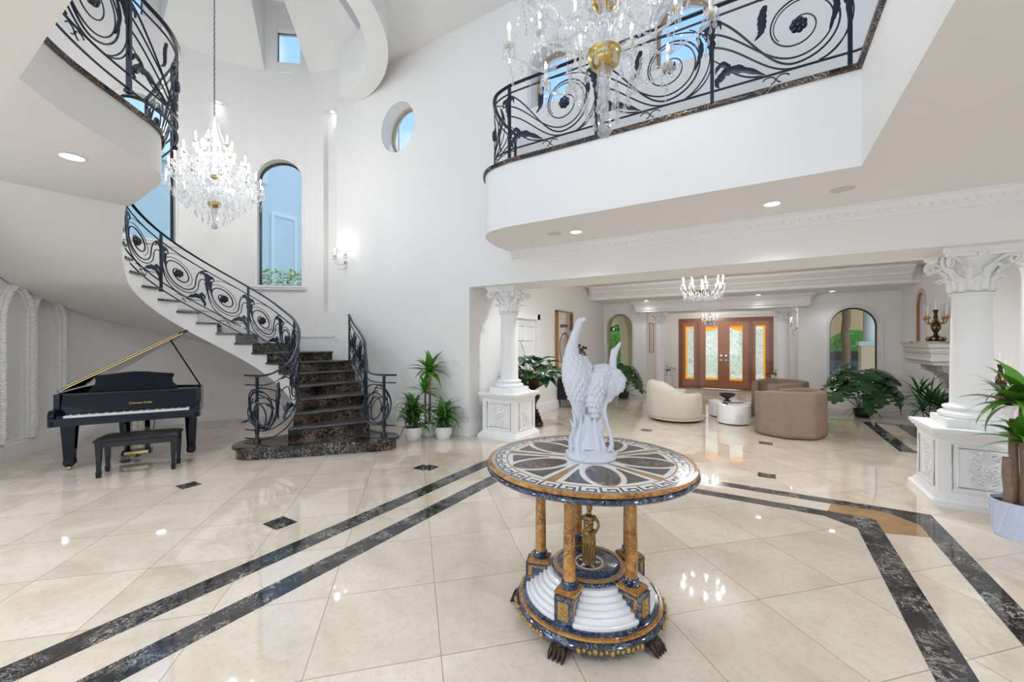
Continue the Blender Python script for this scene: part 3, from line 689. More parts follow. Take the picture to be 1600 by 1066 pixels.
for k in range(8, 21):
    a, b = OUT[k], OUT[k+1]; z = k*RH
    dx, dy = (C0[0]-a[0], C0[1]-a[1]); l = math.hypot(dx, dy); w = .07
    ux, uy = dx/l*w, dy/l*w
    bs.prism([a, b, (b[0]+ux, b[1]+uy), (a[0]+ux, a[1]+uy)], z, z+.30); bs.prism([(a[0]-ux*.0, a[1]), b, (b[0]+ux*1.25, b[1]+uy*1.25), (a[0]+ux*1.25, a[1]+uy*1.25)], z+.29, z+.325)
bs.prism([OUT[7], OUT[8], (OUT[8][0]+.02, OUT[8][1]-.09), (OUT[7][0]-.02, OUT[7][1]-.02)], 7*RH, 8*RH+.18)
bs.build('wall_skirting', 'trim_paint', stair, SO, smooth=0)

class Path:
    def __init__(s, P):
        s.P = [Vector(p) for p in P]; s.L = [0]
        for a, b in zip(s.P, s.P[1:]): s.L.append(s.L[-1]+(b-a).to_2d().length)
        s.len = s.L[-1]
    def at(s, d, h=0):
        d = max(0, min(s.len, d)); lo, hi = 0, len(s.L)-1
        while hi-lo > 1:
            m = (lo+hi)//2
            if s.L[m] <= d: lo = m
            else: hi = m
        t = (d-s.L[lo])/max(1e-9, s.L[hi]-s.L[lo]); p = s.P[lo].lerp(s.P[hi], t); return Vector((p.x, p.y, p.z+h))
    def nrm(s, d):
        a, b = s.at(d-.03), s.at(d+.03); t = (b-a).to_2d()
        t = t.normalized() if t.length > 1e-6 else Vector((1, 0)); return Vector((t.y, -t.x, 0))
    def map(s, pts, off=0): return [s.at(u, h)+(s.nrm(u)*off if off else Vector((0, 0, 0))) for u, h in pts]
    def run(s, a, b, h, n=None):
        n = n or max(2, int((b-a)/.05)); return [s.at(lerp(a, b, i/n), h) for i in range(n+1)]
def bez(p0, p1, p2, p3, n=16):
    out = []
    for i in range(n+1):
        t = i/n; u = 1-t; out.append((u**3*p0[0]+3*u*u*t*p1[0]+3*u*t*t*p2[0]+t**3*p3[0], u**3*p0[1]+3*u*u*t*p1[1]+3*u*t*t*p2[1]+t**3*p3[1]))
    return out
def spiral(c, r0, r1, a_out, turns, sgn, n=54, pw=.9):
    return [(c[0]+(r0+(r1-r0)*(i/n)**pw)*math.cos(a_out-sgn*(1-i/n)*turns*2*PI), c[1]+(r0+(r1-r0)*(i/n)**pw)*math.sin(a_out-sgn*(1-i/n)*turns*2*PI)) for i in range(n+1)]
def acanthus(path, mid, w, off=.012, lobes=4):
    """lobed leaf along a 2D midrib, lying in the plane of the ironwork, with thickness and a raised rib"""
    mb = MB(); n = len(mid)-1; rows = []
    for i, (u, h) in enumerate(mid):
        t = i/n; a = mid[max(0, i-1)]; b = mid[min(n, i+1)]; du, dh = b[0]-a[0], b[1]-a[1]; l = math.hypot(du, dh) or 1; nu, nh = -dh/l, du/l
        ww = w*(math.sin(PI*(.08+.92*t)**.8))**.8*(.52+.48*abs(math.sin(lobes*PI*t+.5)))+.004
        nv = path.nrm(u); row = []
        for q, o in ((-1, -.35), (-.5, .4), (0, 1), (.5, .4), (1, -.35), (.5, -.7), (0, -1), (-.5, -.7)):
            row.append(path.at(u+nu*ww*q, h+nh*ww*q)+nv*(off*o))
        rows.append(row)
    i0 = 0
    for r in rows: mb.v += [tuple(p) for p in r]
    m = 8
    for k in range(len(rows)-1):
        for j in range(m): mb.f.append((k*m+j, k*m+(j+1) % m, (k+1)*m+(j+1) % m, (k+1)*m+j))
    mb.f.append(tuple(range(m-1, -1, -1))); mb.f.append(tuple((len(rows)-1)*m+j for j in range(m)))
    return mb
def rosette(path, u, h, r):
    mb = MB(); p = path.at(u, h); nv = path.nrm(u); tv = Vector((-nv.y, nv.x, 0)); mat = Matrix.Translation(p) @ Matrix((tuple([*tv, 0]), (0, 0, 1, 0), tuple([*nv, 0]), (0, 0, 0, 1))).transposed()
    mb.ball((0, 0, 0), r*.5, 10, 6, mat=mat)
    for k in range(7):
        a = 2*PI*k/7; mb.ball((r*.62*math.cos(a), r*.62*math.sin(a), 0), r*.42, 8, 5, mat=mat)
    return mb
def scroll_unit(path, u0, L_, h0, h1, root, off, d=1, big=False, r=.0105):
    """one wave scroll: spiral with flower, parallel strands, two acanthus leaves. d=-1 mirrors the direction"""
    H_ = h1-h0; X = lambda x: u0+(L_*x if d > 0 else L_*(1-x)); Y = lambda y: h0+H_*y
    R_ = min(.40*H_, .36*L_); cx, cy = X(.60), Y(.50); sg_ = d
    mk = lambda pts, rr: path.map(pts)
    mb = MB()
    def put(pts, rr=r, tap=None):
        rad = [rr*(1 if tap is None else lerp(tap, 1, i/(len(pts)-1))) for i in range(len(pts))]; mb.tube(path.map(pts), rad, 6)
    if big:   # strands sweep from the top left down through the foot and wind up into the spiral at the right
        cx, cy = X(.66), Y(.52); RX = min(.33*L_, .46*H_)
        for q, (rr_, y0, turns, tap) in enumerate(((1.0, .97, 1.6, 1), (.84, .78, .85, .8), (1.22, .60, .42, .7))):
            R1 = RX*rr_
            if q < 3:
                sp = spiral((0, 0), .075*H_ if q == 0 else .24*H_ if q == 1 else RX*1.10, R1, -PI*.52, turns, -1, 60)
                sp = [(cx+d*x, min(max(cy+y, h0+.004), h1-.004)) for x, y in sp]; e = sp[-1]
                put(sp+bez(e, (e[0]-d*.22*L_, e[1]+.0), (X(.24), Y(y0*.82)), (X(-.01), Y(y0)), 20)[1:], r*(1 if q == 0 else .85), .5)
            else:
                sp = spiral((0, 0), .11*H_, R1, -PI*.3, turns, -1, 44); put([(cx+d*x, cy+y) for x, y in sp], r*.8, .4)
        put(bez((X(0), Y(.42)), (X(.10), Y(.34)), (X(.16), Y(.06)), (X(.40), Y(.015)), 14), r*.85, .6)
        put(bez((X(.38), Y(.985)), (X(.75), Y(1.0)), (X(1.0), Y(.92)), (X(1.0), Y(.55)), 18), r*.8, .5)
        put(bez((X(1.0), Y(.42)), (X(.99), Y(.2)), (X(.92), Y(.06)), (X(.80), Y(.015)), 14), r*.85, .5)
    else:
        sp = spiral((0, 0), .075*H_, R_, PI, 1.75, -1); sp = [(cx+d*x, cy+y) for x, y in sp]
        e = sp[-1]; put(sp+bez(e, (e[0], e[1]+.20*H_), (X(.16), Y(.97)), (X(-.02), Y(.985)))[1:])
        sp2 = spiral((0, 0), .26*H_, R_*1.18, PI*1.05, 1.1, -1); sp2 = [(cx+d*x, cy+y) for x, y in sp2]
        e = sp2[-1]; put(sp2+bez(e, (e[0]-d*.0, e[1]+.24*H_), (X(.08), Y(.80)), (X(-.02), Y(.70)))[1:], r*.85, .5)
        put(bez((X(0), Y(.42)), (X(.05), Y(.02)), (X(.42), Y(-.03)), (X(.70), Y(.02)), 18)+bez((X(.70), Y(.02)), (X(.94), Y(.08)), (X(1.02), Y(.40)), (X(.96), Y(.72)), 16)[1:], r*.9, .5)
        put(bez((X(.30), Y(.985)), (X(.66), Y(1.0)), (X(.90), Y(.90)), (X(.985), Y(.56)), 16), r*.75, .5)
    mb.build('scroll', 'iron', root, off)
    rosette(path, cx, cy, .105*H_ if not big else .095*H_).build('rosette', 'iron', root, off)
    lf = acanthus(path, bez((X(.985), Y(.94)), (X(.96), Y(.78)), (X(1.02), Y(.66)), (X(.985), Y(.42)), 16), .042*H_/.65, lobes=5)
    for sg3 in (-1, 1): lf.add(acanthus(path, bez((X(.985), Y(.72)), (X(.985)+sg3*.03, Y(.90)), (X(.985)+sg3*.085, Y(.99)), (X(.985)+sg3*.095, Y(.80)), 12), .026*H_/.65, lobes=3))
    lf.build('leaf_ornament', 'iron', root, off)
    lf = acanthus(path, bez((X(.06), Y(.10)), (X(.10), Y(.30)), (X(.22), Y(.22)), (X(.42), Y(.02)), 16), .042*H_/.65, lobes=4)
    lf.add(acanthus(path, bez((X(.14), Y(.22)), (X(.12), Y(.36)), (X(.04), Y(.34)), (X(.03), Y(.22)), 12), .026*H_/.65, lobes=3)); lf.add(acanthus(path, bez((X(.10), Y(.18)), (X(.04), Y(.16)), (X(.02), Y(.08)), (X(.06), Y(.02)), 10), .024*H_/.65, lobes=3))
    lf.build('leaf_ornament', 'iron', root, off)
    acanthus(path, bez((X(.885), Y(.80)), (X(.95), Y(.62)), (X(.90), Y(.5)), (X(.87), Y(.36)), 12), .022*H_/.65, lobes=6).build('leaf_ornament', 'iron', root, off)
    if big: acanthus(path, bez((X(.42), Y(.90)), (X(.36), Y(.70)), (X(.44), Y(.60)), (X(.34), Y(.5)), 12), .035*H_/.65, lobes=6).build('leaf_ornament', 'iron', root, off)
    # little ornament between the two bottom bars
    q = MB(); um = X(.5)
    for sg2 in (-1, 1): q.tube(path.map([(um+sg2*(.055+.05*math.cos(t)), h0-.055+.035*math.sin(t)) for t in [PI*.1+PI*1.3*i/10 for i in range(11)]]), .006, 5)
    q.build('small_scroll', 'iron', root, off)
def railing(name, label, P, posts, units, top=.95, big=False, off=(0, 0, 0), dirs=1, subs=(.83, .165, .04), newel=False, hr=.026, squash=.6):
    path = Path(P); root = thing(name, label, 'railing', off)
    MB().tube(path.run(0, path.len, top), hr, 10, squash=squash, up=(0, 0, 1)).build('handrail', 'iron', root, off)
    for h in subs: MB().tube(path.run(0, path.len, h), .012, 6, squash=.8, up=(0, 0, 1)).build('bar', 'iron', root, off)
    for u in posts:
        p = path.at(u); nv = path.nrm(u); tv = Vector((-nv.y, nv.x, 0)); w = .016
        m = Matrix.Translation(p) @ Matrix(((tv.x, nv.x, 0, 0), (tv.y, nv.y, 0, 0), (0, 0, 1, 0), (0, 0, 0, 1)))
        MB().box(-w, -w, 0, w, w, top, m).box(-w*1.7, -w*1.7, 0, w*1.7, w*1.7, .03, m).build('post', 'iron', root, off)
    for u0, L_ in units: scroll_unit(path, u0, L_, subs[1], subs[0], root, off, dirs, big)
    return root, path
def newel(root, p, z0, top, off):
    MB().lathe([(.05, 0), (.05, .02), (.03, .05), (.022, .10), (.035, .16), (.03, .24), (.022, .30), (.022, top-.02), (.035, top)], (p[0], p[1], z0), 14).build('newel_post', 'iron', root, off)
# inner rail, along the open side of the flight
ip = [(-6.55, 3.13, RH), (-6.32, 3.18, RH), (-6.16, 3.22, RH+.01), (-6.06, 3.33, .25), (-6.03, 3.50, .38), (-6.17, 3.68, .55), (-6.37, 3.84, .73), (-6.63, 3.99, .91), (-7.05, 4.14, 1.09)]
ip += [(C0[0]+1.13*math.cos(ANG[k]), C0[1]+1.13*math.sin(ANG[k]), k*RH) for k in range(7, 19)]
ipc = catmull(ip, 8); pth = Path(ipc)
us = []; u = .62; lens = [.62, .62, .62, .64, .64, .66, .66, .66, .6]
for l_ in lens:
    if u+l_ > pth.len: break
    us.append((u, l_)); u += l_
io = (-6.32, 3.2, RH)
r_in, p_in = railing('stair_railing', 'wrought iron scroll railing along the open inner side of the staircase', ipc, [us[2][0], us[4][0], us[6][0], us[8][0]] if len(us) > 8 else [us[2][0], us[4][0], us[6][0]], us, .97, off=io)
newel(r_in, (-6.32, 3.18), RH, .95, io)
def volute(path, a, b, root, off, seed=0):
    """loose bundle of looping strands wrapped round the newel"""
    mb = MB(); m_ = lerp(a, b, .52)
    for k, (cx, cy, rx, ry, ph_, tn) in enumerate(((m_, .47, .30, .33, .3, 1.0), (m_-.03, .45, .24, .29, 1.2, 1.05), (m_+.04, .42, .25, .27, 2.2, 1.0), (m_-.06, .40, .15, .21, 3.2, 1.2), (m_+.07, .40, .14, .18, .2, 1.15), (m_, .50, .20, .31, 4.0, 1.0))):
        n = 44; pts = [(cx+rx*(1-.22*i/n)*math.cos(ph_+2*PI*tn*i/n), cy+ry*(1-.16*i/n)*math.sin(ph_+2*PI*tn*i/n)) for i in range(n+1)]
        mb.tube([path.at(max(.01, u), h)+path.nrm(u)*(.055*math.sin(ph_+2*PI*i/n)+.02*(k-2.5)) for i, (u, h) in enumerate(pts)], .0095, 6)
    mb.build('scroll', 'iron', root, off)
    rosette(path, lerp(a, b, .3), .42, .055).build('rosette', 'iron', root, off)
    acanthus(path, bez((b, .80), (b+.02, .6), (b-.03, .45), (b+.01, .25), 12), .03, lobes=6).build('leaf_ornament', 'iron', root, off)
volute(p_in, .04, .56, r_in, io, 3)
op = [(-4.86, 4.50, RH), (-5.04, 4.42, RH), (-5.22, 4.37, RH+.01), (-5.40, 4.40, .24), (-5.58, 4.52, .38), (-5.78, 4.66, .54), (-6.02, 4.83, .72), (-6.47, 5.07, .90), (-6.92, 5.28, 1.08), (-7.22, 5.42, 1.25)]
opc = catmull(op, 8); oo = (-5.04, 4.42, RH); pl = Path(opc).len
r_out, p_out = railing('stair_railing', 'short wrought iron railing ending against the wall at right of the bottom steps', opc, [pl-.02], [(.70, (pl-.72)/4+.02), (.70+(pl-.72)/4, (pl-.72)/4), (.70+(pl-.72)/2, (pl-.72)/4), (.70+(pl-.72)*.75, (pl-.72)/4)], .95, off=oo, dirs=1)
newel(r_out, (-5.04, 4.42), RH, .93, oo); volute(p_out, .04, .60, r_out, oo, 5)
# landing rail and gallery rail
def inset(P, d):
    out = []
    for i, p in enumerate(P):
        a = Vector(P[max(0, i-1)]); b = Vector(P[min(len(P)-1, i+1)]); t = (b-a).to_2d().normalized(); out.append((p[0]-t.y*d, p[1]+t.x*d, ZU+.046))
    return out
lr = inset(lcs, -.16); lr = [p for p in lr if p[0] > -7.2]
lr_ = catmull(inset(lcs, -.14)[::6], 6); pl2 = Path(lr_).len
off_l = (-5.2, 1.4, ZU)
railing('landing_railing', 'wrought iron scroll railing on the curved landing at the upper left', lr_, [.02, 1.25, 2.5, pl2-.05], [(.05, 1.2), (1.25, 1.25), (2.52, pl2-2.6)], 1.0, True, off_l, subs=(.90, .17, .035))
gp = [(.80, .75, 0), (.80, 4.34, 0)]; gp = [Vector(p) for p in gp]
gp += [Vector((.80-.12*(1-math.cos(t)), 4.36+.12*math.sin(t), 0)) for t in [PI/2*i/5 for i in range(6)]]
gp += [Vector((.68-(.68+2.74)*i/20, 4.48, 0)) for i in range(1, 21)]+catmull([(-2.74, 4.48, 0), (-3.03, 4.57, 0), (-3.22, 4.82, 0), (-3.33, 5.2, 0), (-3.35, 5.62, 0)], 8)[1:]
gpz = [(p.x, p.y, ZU+.046) for p in gp]; gl_ = Path(gpz); uX = lambda x: 3.59+.188+(.68-x)
offg = (-1.0, 4.48, ZU)
railing('gallery_railing', 'wrought iron scroll railing along the upper gallery above the columns', gpz, [.05, 1.2, 2.4, uX(.62), uX(-.44), uX(-1.63), uX(-2.80), gl_.len-.03],
        [(.1, 1.1), (1.22, 1.16), (2.42, 1.14), (uX(.62), 1.06), (uX(-.44), 1.19), (uX(-1.63), 1.17), (uX(-2.80), gl_.len-uX(-2.80)-.03)], 1.0, True, offg, dirs=-1, subs=(.90, .17, .035))
# ================================================================== round table in the middle
TX, TY = -.91, 2.40
table = thing('marble_table', 'round inlaid marble pedestal table with five amber columns, in the middle of the foyer', 'table', (TX, TY, 0), TH)
ZT = .934; A5 = D(-121.4)
def pol(r, a, z=0): return (r*math.cos(a), r*math.sin(a), z)
top = MB().lathe([(.0, .875), (.585, .875), (.61, .879), (.622, .886), (.626, .896), (.622, .905), (.61, .911), (.0, .911)], seg=96)
top.build('tabletop', 'blue_marble', table, label='dark blue veined marble slab')
MB().lathe([(.590, .911), (.612, .912), (.619, .918), (.620, .926), (.614, .933), (.603, ZT), (.594, ZT), (.590, .911)], seg=96).build('rim', 'amber_marble', table, label='amber marble rim')
MB().lathe([(0, .911), (.600, .911), (.600, ZT-.0012), (0, ZT-.0012)], seg=96).build('inlay_ground', 'white_marble', table, label='white marble ground of the inlaid top')
zi0, zi1 = ZT-.003, ZT-.0004
def ringm(r0, r1): return MB().lathe([(r0, zi0), (r1, zi0), (r1, zi1), (r0, zi1), (r0, zi0)], seg=96)
MB().add(ringm(.594, .603)).build('inlay_ring', 'amber_marble', table); ringm(.500, .508).build('inlay_ring', 'brown_onyx', table); ringm(.583, .588).build('inlay_ring', 'inlay_slate', table)
key = MB(); NK = 34; k0, k1 = .514, .578
def arcbox(mb, a0, a1, r0, r1, n=1):
    P = [pol(r0, lerp(a0, a1, i/n))[:2] for i in range(n+1)]+[pol(r1, lerp(a1, a0, i/n))[:2] for i in range(n+1)]; mb.prism(P, zi0, zi1)
for i in range(NK):
    a = 2*PI*i/NK; w = 2*PI/NK; rr = lambda q: lerp(k0, k1, q); t = .16
    for u0, u1, q0, q1 in ((0, .13, 0, 1), (.13, .88, .84, 1), (.75, .88, .30, .84), (.36, .75, .30, .46), (.36, .49, .46, .66)): arcbox(key, a+w*u0, a+w*u1, rr(q0), rr(q1))
key.build('greek_key_border', 'inlay_slate', table, smooth=0)
for k in range(5):
    a = D(-88)+2*PI*k/5; ca, sa = math.cos(a), math.sin(a)
    loc = lambda x, y: (x*ca-y*sa, x*sa+y*ca)
    MB().prism([loc(.325+.165*math.cos(t), .083*math.sin(t)) for t in [2*PI*i/40 for i in range(40)]], zi0, zi1).build('oval_inlay', 'grey_marble', table, smooth=0)
    o = MB(); n = 40
    for i in range(n):
        t0, t1 = 2*PI*i/n, 2*PI*(i+1)/n
        o.prism([loc(.325+r1*math.cos(t), r2*math.sin(t)) for r1, r2, t in ((.165, .083, t0), (.171, .089, t0), (.171, .089, t1), (.165, .083, t1))], zi0, zi1+.0001)
    o.build('oval_edging', 'brown_onyx', table, smooth=0)
    b = a+PI/5; cb, sb = math.cos(b), math.sin(b); lb = lambda x, y: (x*cb-y*sb, x*sb+y*cb)
    MB().prism([lb(.15, -.009), (lb(.50, -.030)), lb(.50, .030), lb(.15, .009)], zi0, zi1).build('spoke_inlay', 'brown_onyx', table, smooth=0)
    for sg_ in (-1, 1):
        pts = [loc(.325+.20*math.cos(t), sg_*.118*math.sin(t)) for t in [lerp(D(46), D(118), i/10) for i in range(11)]]
        am = sg_*D(28.5); p_out = [(.468*math.cos(q), .468*math.sin(q)) for q in [a+lerp(am, sg_*math.atan2(.118*math.sin(D(46)), .325+.2*math.cos(D(46))), i/5) for i in range(6)]]
        pts = pts+[(.235*math.cos(a+sg_*D(27)), .235*math.sin(a+sg_*D(27)))]+p_out[:-1]
        MB().prism(pts, zi0, zi1).build('triangle_inlay', 'inlay_slate', table, smooth=0)
base = MB().lathe([(.0, .035), (.30, .035), (.40, .04), (.428, .05), (.442, .065), (.444, .08), (.432, .094), (.418, .10), (.0, .10)], seg=80); base.build('base_ring', 'blue_marble', table)
MB().lathe([(.41, .10), (.425, .101), (.430, .108), (.425, .116), (.408, .118), (.41, .10)], seg=80).build('base_moulding', 'amber_marble', table)
MB().lathe([(0, .10), (.410, .10), (.410, .128), (.398, .132), (.0, .132)], seg=80).build('base_plinth', 'blue_marble', table)
stp = [(0, .13)]
for i in range(6): r = .385-.026*i; z = .132+.022*i; stp += [(r, z), (r, z+.016), (r-.004, z+.020), (r-.008, z+.022)]
MB().lathe(stp+[(0, .264)], seg=80).build('stepped_tiers', 'white_marble', table, smooth=18, label='white marble tiers stepping up')
MB().lathe([(0, .262), (.222, .262), (.228, .268), (.228, .284), (.215, .292), (0, .292)], seg=64).build('centre_disc', 'blue_marble', table)
MB().lathe([(.19, .2925), (.215, .2925), (.222, .289), (.215, .2945), (.19, .2945), (.19, .2925)], seg=64).build('disc_border', 'brown_onyx', table)
MB().lathe([(.085, .292), (.098, .292), (.098, .2945), (.085, .2945), (.085, .292)], seg=48).build('disc_border', 'brown_onyx', table)
MB().lathe([(.078, .292), (.085, .292), (.085, .2947), (.078, .2947), (.078, .292)], seg=48).build('disc_border', 'white_marble', table)
starp = []
for i in range(10): starp.append(pol(.072 if i % 2 == 0 else .03, 2*PI*i/10)[:2])
MB().prism(starp, .291, .2945).build('star_inlay', 'white_marble', table, smooth=0)
for k in range(5):
    a = A5+2*PI*k/5; m = Matrix.Rotation(a, 4, 'Z') @ Matrix.Translation((.30, 0, 0)); c = pol(.30, a)
    pd = MB().box(-.052, -.052, .118, .085, .052, .275, m).box(-.058, -.058, .118, .091, .058, .135, m); pdo = pd.build('column_pedestal', 'blue_marble', table, smooth=0)
    MB().box(-.06, -.06, .275, .068, .06, .290, m).box(-.054, -.054, .29, .060, .054, .297, m).build('pedestal_cap', 'amber_marble', pdo, smooth=0)
    pn = MB().box(.084, -.03, .155, .088, .03, .25, m)
    for q in range(14): pn.ball((.089, -.018+.036*((q*37) % 14)/13, .165+.072*((q*53) % 14)/13), .0085, 6, 4, mat=m)
    pn.build('gilt_panel', 'cast_gold', pdo, label='gilt relief panel')
    sp_ = MB()
    for sgn in (-1, 1):
        y = sgn*.0525
        for bx in ((-.04, .17, .07, .185), (.05, .185, .07, .25), (-.04, .235, .05, .25)): sp_.box(bx[0], min(y, y*1.03), bx[1]+.01, bx[2], max(y, y*1.03), bx[3]+.005, m)
    sp_.build('side_inlay', 'amber_marble', pdo, smooth=0)
    MB().lathe([(.048, .297), (.050, .304), (.044, .310), (.037, .316), (.042, .322), (.044, .327), (.038, .334), (.036, .338)], (*c[:2], 0), 24).build('column_base', 'blue_marble', table)
    MB().lathe([(.036, .336), (.0345, .345), (.0335, .5), (.0295, .75), (.027, .855), (.030, .860), (.033, .868), (.036, .8755)], (*c[:2], 0), 24).build('column_shaft', 'amber_marble', table)
    m2 = Matrix.Rotation(a, 4, 'Z') @ Matrix.Translation((.418, 0, 0)); pw = MB()
    pw.ball((-.02, 0, .045), .042, 12, 8, sx=1.2, sz=.9, mat=m2)
    for t in range(4):
        y = -.033+.022*t; pw.tube([(-.01, y*.6, .05), (.025, y, .042), (.050, y*1.12, .022), (.060, y*1.15, .004)], [.016, .0155, .013, .007], 8)if False else pw.tube([tuple(m2 @ Vector(p)) for p in ((-.01, y*.6, .05), (.025, y, .042), (.050, y*1.12, .024), (.062, y*1.15, .008))], [.017, .0165, .0135, .008], 8)
        pw.ball((.067, y*1.15, .006), .006, 6, 4, mat=m2)
    pw.build('paw_foot', 'dark_bronze', table, smooth=60, label='cast bronze lion paw')
for k in range(5):
    fz = MB(); a0 = A5+2*PI*(k+.5)/5
    for q in range(13):
        a = a0+D(22)*(q-6)/6; fz.ball(pol(.445, a, .068+.006*(q % 2)), .012 if q % 3 else .016, 6, 4)
    fz.build('gilt_garland', 'cast_gold', table, label='gilt garland round the base')
# ------------------------------------------------------------------ sculpted figures
def remesh(o, vox, smooth=3, tex=None, it=1.0):
    m = o.modifiers.new('remesh', 'REMESH'); m.mode = 'VOXEL'; m.voxel_size = vox; m.use_smooth_shade = True
    s_ = o.modifiers.new('smooth', 'SMOOTH'); s_.iterations = smooth; s_.factor = .5
    return o
crane = thing('crane_sculpture', 'white carved sculpture of two cranes among reeds on the inlaid round table', 'sculpture', (TX+.005, TY+.03, ZT-.001), TH)
K = .00408
def P2(px, py, d=0): return ((px-920)*K, d, (716-py)*K)
def feathers(mb, c, r, rows, n, a0, a1, z0, z1, sx, sy, ln=.028, tilt=0):
    for j in range(rows):
        t = j/(rows-1); z = lerp(z1, z0, t); zz = (z-c[2])/r[2]; rad = math.sqrt(max(.02, 1-zz*zz))
        for i in range(n):
            a = lerp(a0, a1, (i+.5*(j % 2))/n); p = Vector((c[0]+r[0]*rad*math.cos(a)*1.0, c[1]+r[1]*rad*math.sin(a), z))
            out = Vector((math.cos(a), math.sin(a), .1)); m = Matrix.Translation(p) @ Matrix.Rotation(tilt, 4, 'Y')
            mb.ball(tuple(out*.002), .0125, 6, 6, sx=.55+.45*abs(math.sin(a)), sy=.55+.45*abs(math.cos(a)), sz=ln/.0125, mat=m)
def scales(mb, pts, radii, rows, n, ln, a0=0, a1=2*PI, wd=.011, lift=.55, ysq=1.0):
    """overlapping feathers laid along a body, tips pointing along the path"""
    P = [Vector(p) for p in pts]; Ls = [0]
    for a, b in zip(P, P[1:]): Ls.append(Ls[-1]+(b-a).length)
    for j in range(rows):
        d_ = Ls[-1]*(j+.5)/rows; i = max(k for k in range(len(P)-1) if Ls[k] <= d_); t = (d_-Ls[i])/(Ls[i+1]-Ls[i]); p = P[i].lerp(P[i+1], t); r = lerp(radii[i], radii[i+1], t); tg = (P[i+1]-P[i]).normalized()
        e1 = Vector((0, -1, 0)); e1 = (e1-tg*tg.dot(e1)).normalized(); e2 = tg.cross(e1)
        for q in range(n):
            a = lerp(a0, a1, (q+.5*(j % 2)+.25)/n); o_ = e1*math.cos(a)+e2*math.sin(a); c = p+o_*(r*.985); ax = (tg+o_*.13).normalized(); w_ = ax.cross(o_).normalized(); nn = w_.cross(ax)
            m = Matrix(((w_.x, nn.x, ax.x, c.x), (w_.y, nn.y, ax.y, c.y), (w_.z, nn.z, ax.z, c.z), (0, 0, 0, 1)))
            mb.ball((0, 0, 0), wd, 8, 6, sy=lift, sz=ln/wd, mat=m)
b1 = MB()
b1.ball(P2(901, 514), .027, 12, 8, sz=1.1).ball(P2(903, 509), .022, 10, 8).tube([P2(902, 510), P2(907, 507, -.01), P2(911, 506, -.015)], [.020, .016, .010], 8)
nk = [P2(901, 514), P2(897, 525), P2(893, 538), P2(890, 552), P2(891, 566)]; b1.tube(nk, [.025, .026, .030, .040, .056], 16)
bd1 = [P2(891, 564), P2(894, 578), P2(897, 595), P2(899, 612), P2(899, 628), P2(899, 645)]; br1 = [.056, .078, .086, .074, .054, .030]; b1.tube(bd1, br1, 20)
scales(b1, bd1[:5], br1[:5], 9, 13, .024)
w1 = [P2(905, 566, .01), P2(911, 582, .0), P2(913.5, 600, 0), P2(911, 622, .0), P2(907, 640, 0)]; wr1 = [.030, .046, .046, .036, .014]; b1.tube(w1, wr1, 14); scales(b1, w1, wr1, 8, 9, .030, wd=.012)
b1.tube([P2(898, 634), P2(898, 655, -.02), P2(899, 680, -.035), P2(900, 706, -.05)], [.028, .021, .020, .026], 10)
b1.tube([P2(905, 634), P2(908, 660, -.0), P2(909, 690, -.02), P2(910, 706, -.03)], [.028, .020, .019, .024], 10)
remesh(b1.build('crane_body', 'statue_white', crane), .0036, 1)
b2 = MB()
b2.ball(P2(955, 556), .024, 10, 8, sz=1.1).tube([P2(956, 555), P2(960, 548, -.01), P2(963, 541, -.014)], [.018, .014, .007], 8)
b2.tube([P2(955, 556), P2(953, 566), P2(952.5, 576), P2(951, 588), P2(949, 600)], [.022, .022, .024, .030, .045], 14)
bk2 = [P2(951, 592), P2(943, 587), P2(934, 591), P2(927, 603, -.015), P2(923, 619, -.03), P2(922, 635, -.035), P2(924, 652, -.035)]; bkr = [.036, .054, .066, .066, .058, .044, .014]; b2.tube(bk2, bkr, 18); scales(b2, bk2, bkr, 11, 12, .028, wd=.012)
b2.tube([P2(940, 596), P2(947, 606), P2(948, 618), P2(944, 632)], [.05, .056, .046, .020], 14)
w2 = [P2(948, 586, -.01), P2(957, 591, -.015), P2(963, 600, -.01), P2(960, 612, -.005), P2(951, 621, 0)]; wr2 = [.026, .036, .036, .030, .014]; b2.tube(w2, wr2, 14); scales(b2, w2, wr2, 8, 9, .024, wd=.010)
b2.tube([P2(943, 626), P2(938, 636, -.03), P2(936.5, 645, -.04), P2(941, 664, -.045), P2(947, 684, -.05), P2(948, 694, -.05), P2(945, 704, -.06)], [.026, .017, .0165, .0125, .0125, .015, .017], 10)
b2.tube([P2(948, 694, -.05), P2(941, 703, -.08)], [.013, .009], 6)
remesh(b2.build('crane_body', 'statue_white', crane), .0036, 1)
rd = MB()
for k in range(17):
    x = lerp(891, 936, k/16); dd = .07*math.sin(k*2.3); hgt = 640+26*abs(math.sin(k*1.7))
    rd.tube([P2(x, 708, dd), P2(x-2+2*math.sin(k), 690, dd*.9), P2(913+(x-913)*.75, 668, dd*.7), P2(913+(x-913)*.6, hgt, dd*.5)], [.024, .018, .015, .008], 8)
for px, py, ex, ey in ((892, 655, 888, 640), (890, 668, 886, 655), (931, 672, 938, 654), (929, 662, 934, 650)):
    rd.tube([P2(px+3, py+22, -.05), P2(px, py, -.06), P2(ex, ey, -.05)], [.014, .018, .004], 8, squash=.5)
rd.tube([P2(913, 700), P2(913, 675), P2(913, 650)], [.09, .062, .03], 14)
remesh(rd.build('reed_stump', 'statue_white', crane), .004, 1)
bs_ = MB().lathe([(.0, 0), (.150, 0), (.160, .012), (.150, .03), (.115, .05), (.06, .07), (0, .075)], seg=40)
for k in range(26): a = k*2.4; bs_.ball(pol(.09+.05*((k*7) % 10)/10, a, .03), .028, 8, 6, sz=.7)
remesh(bs_.build('rock_base', 'statue_white', crane), .005, 2)
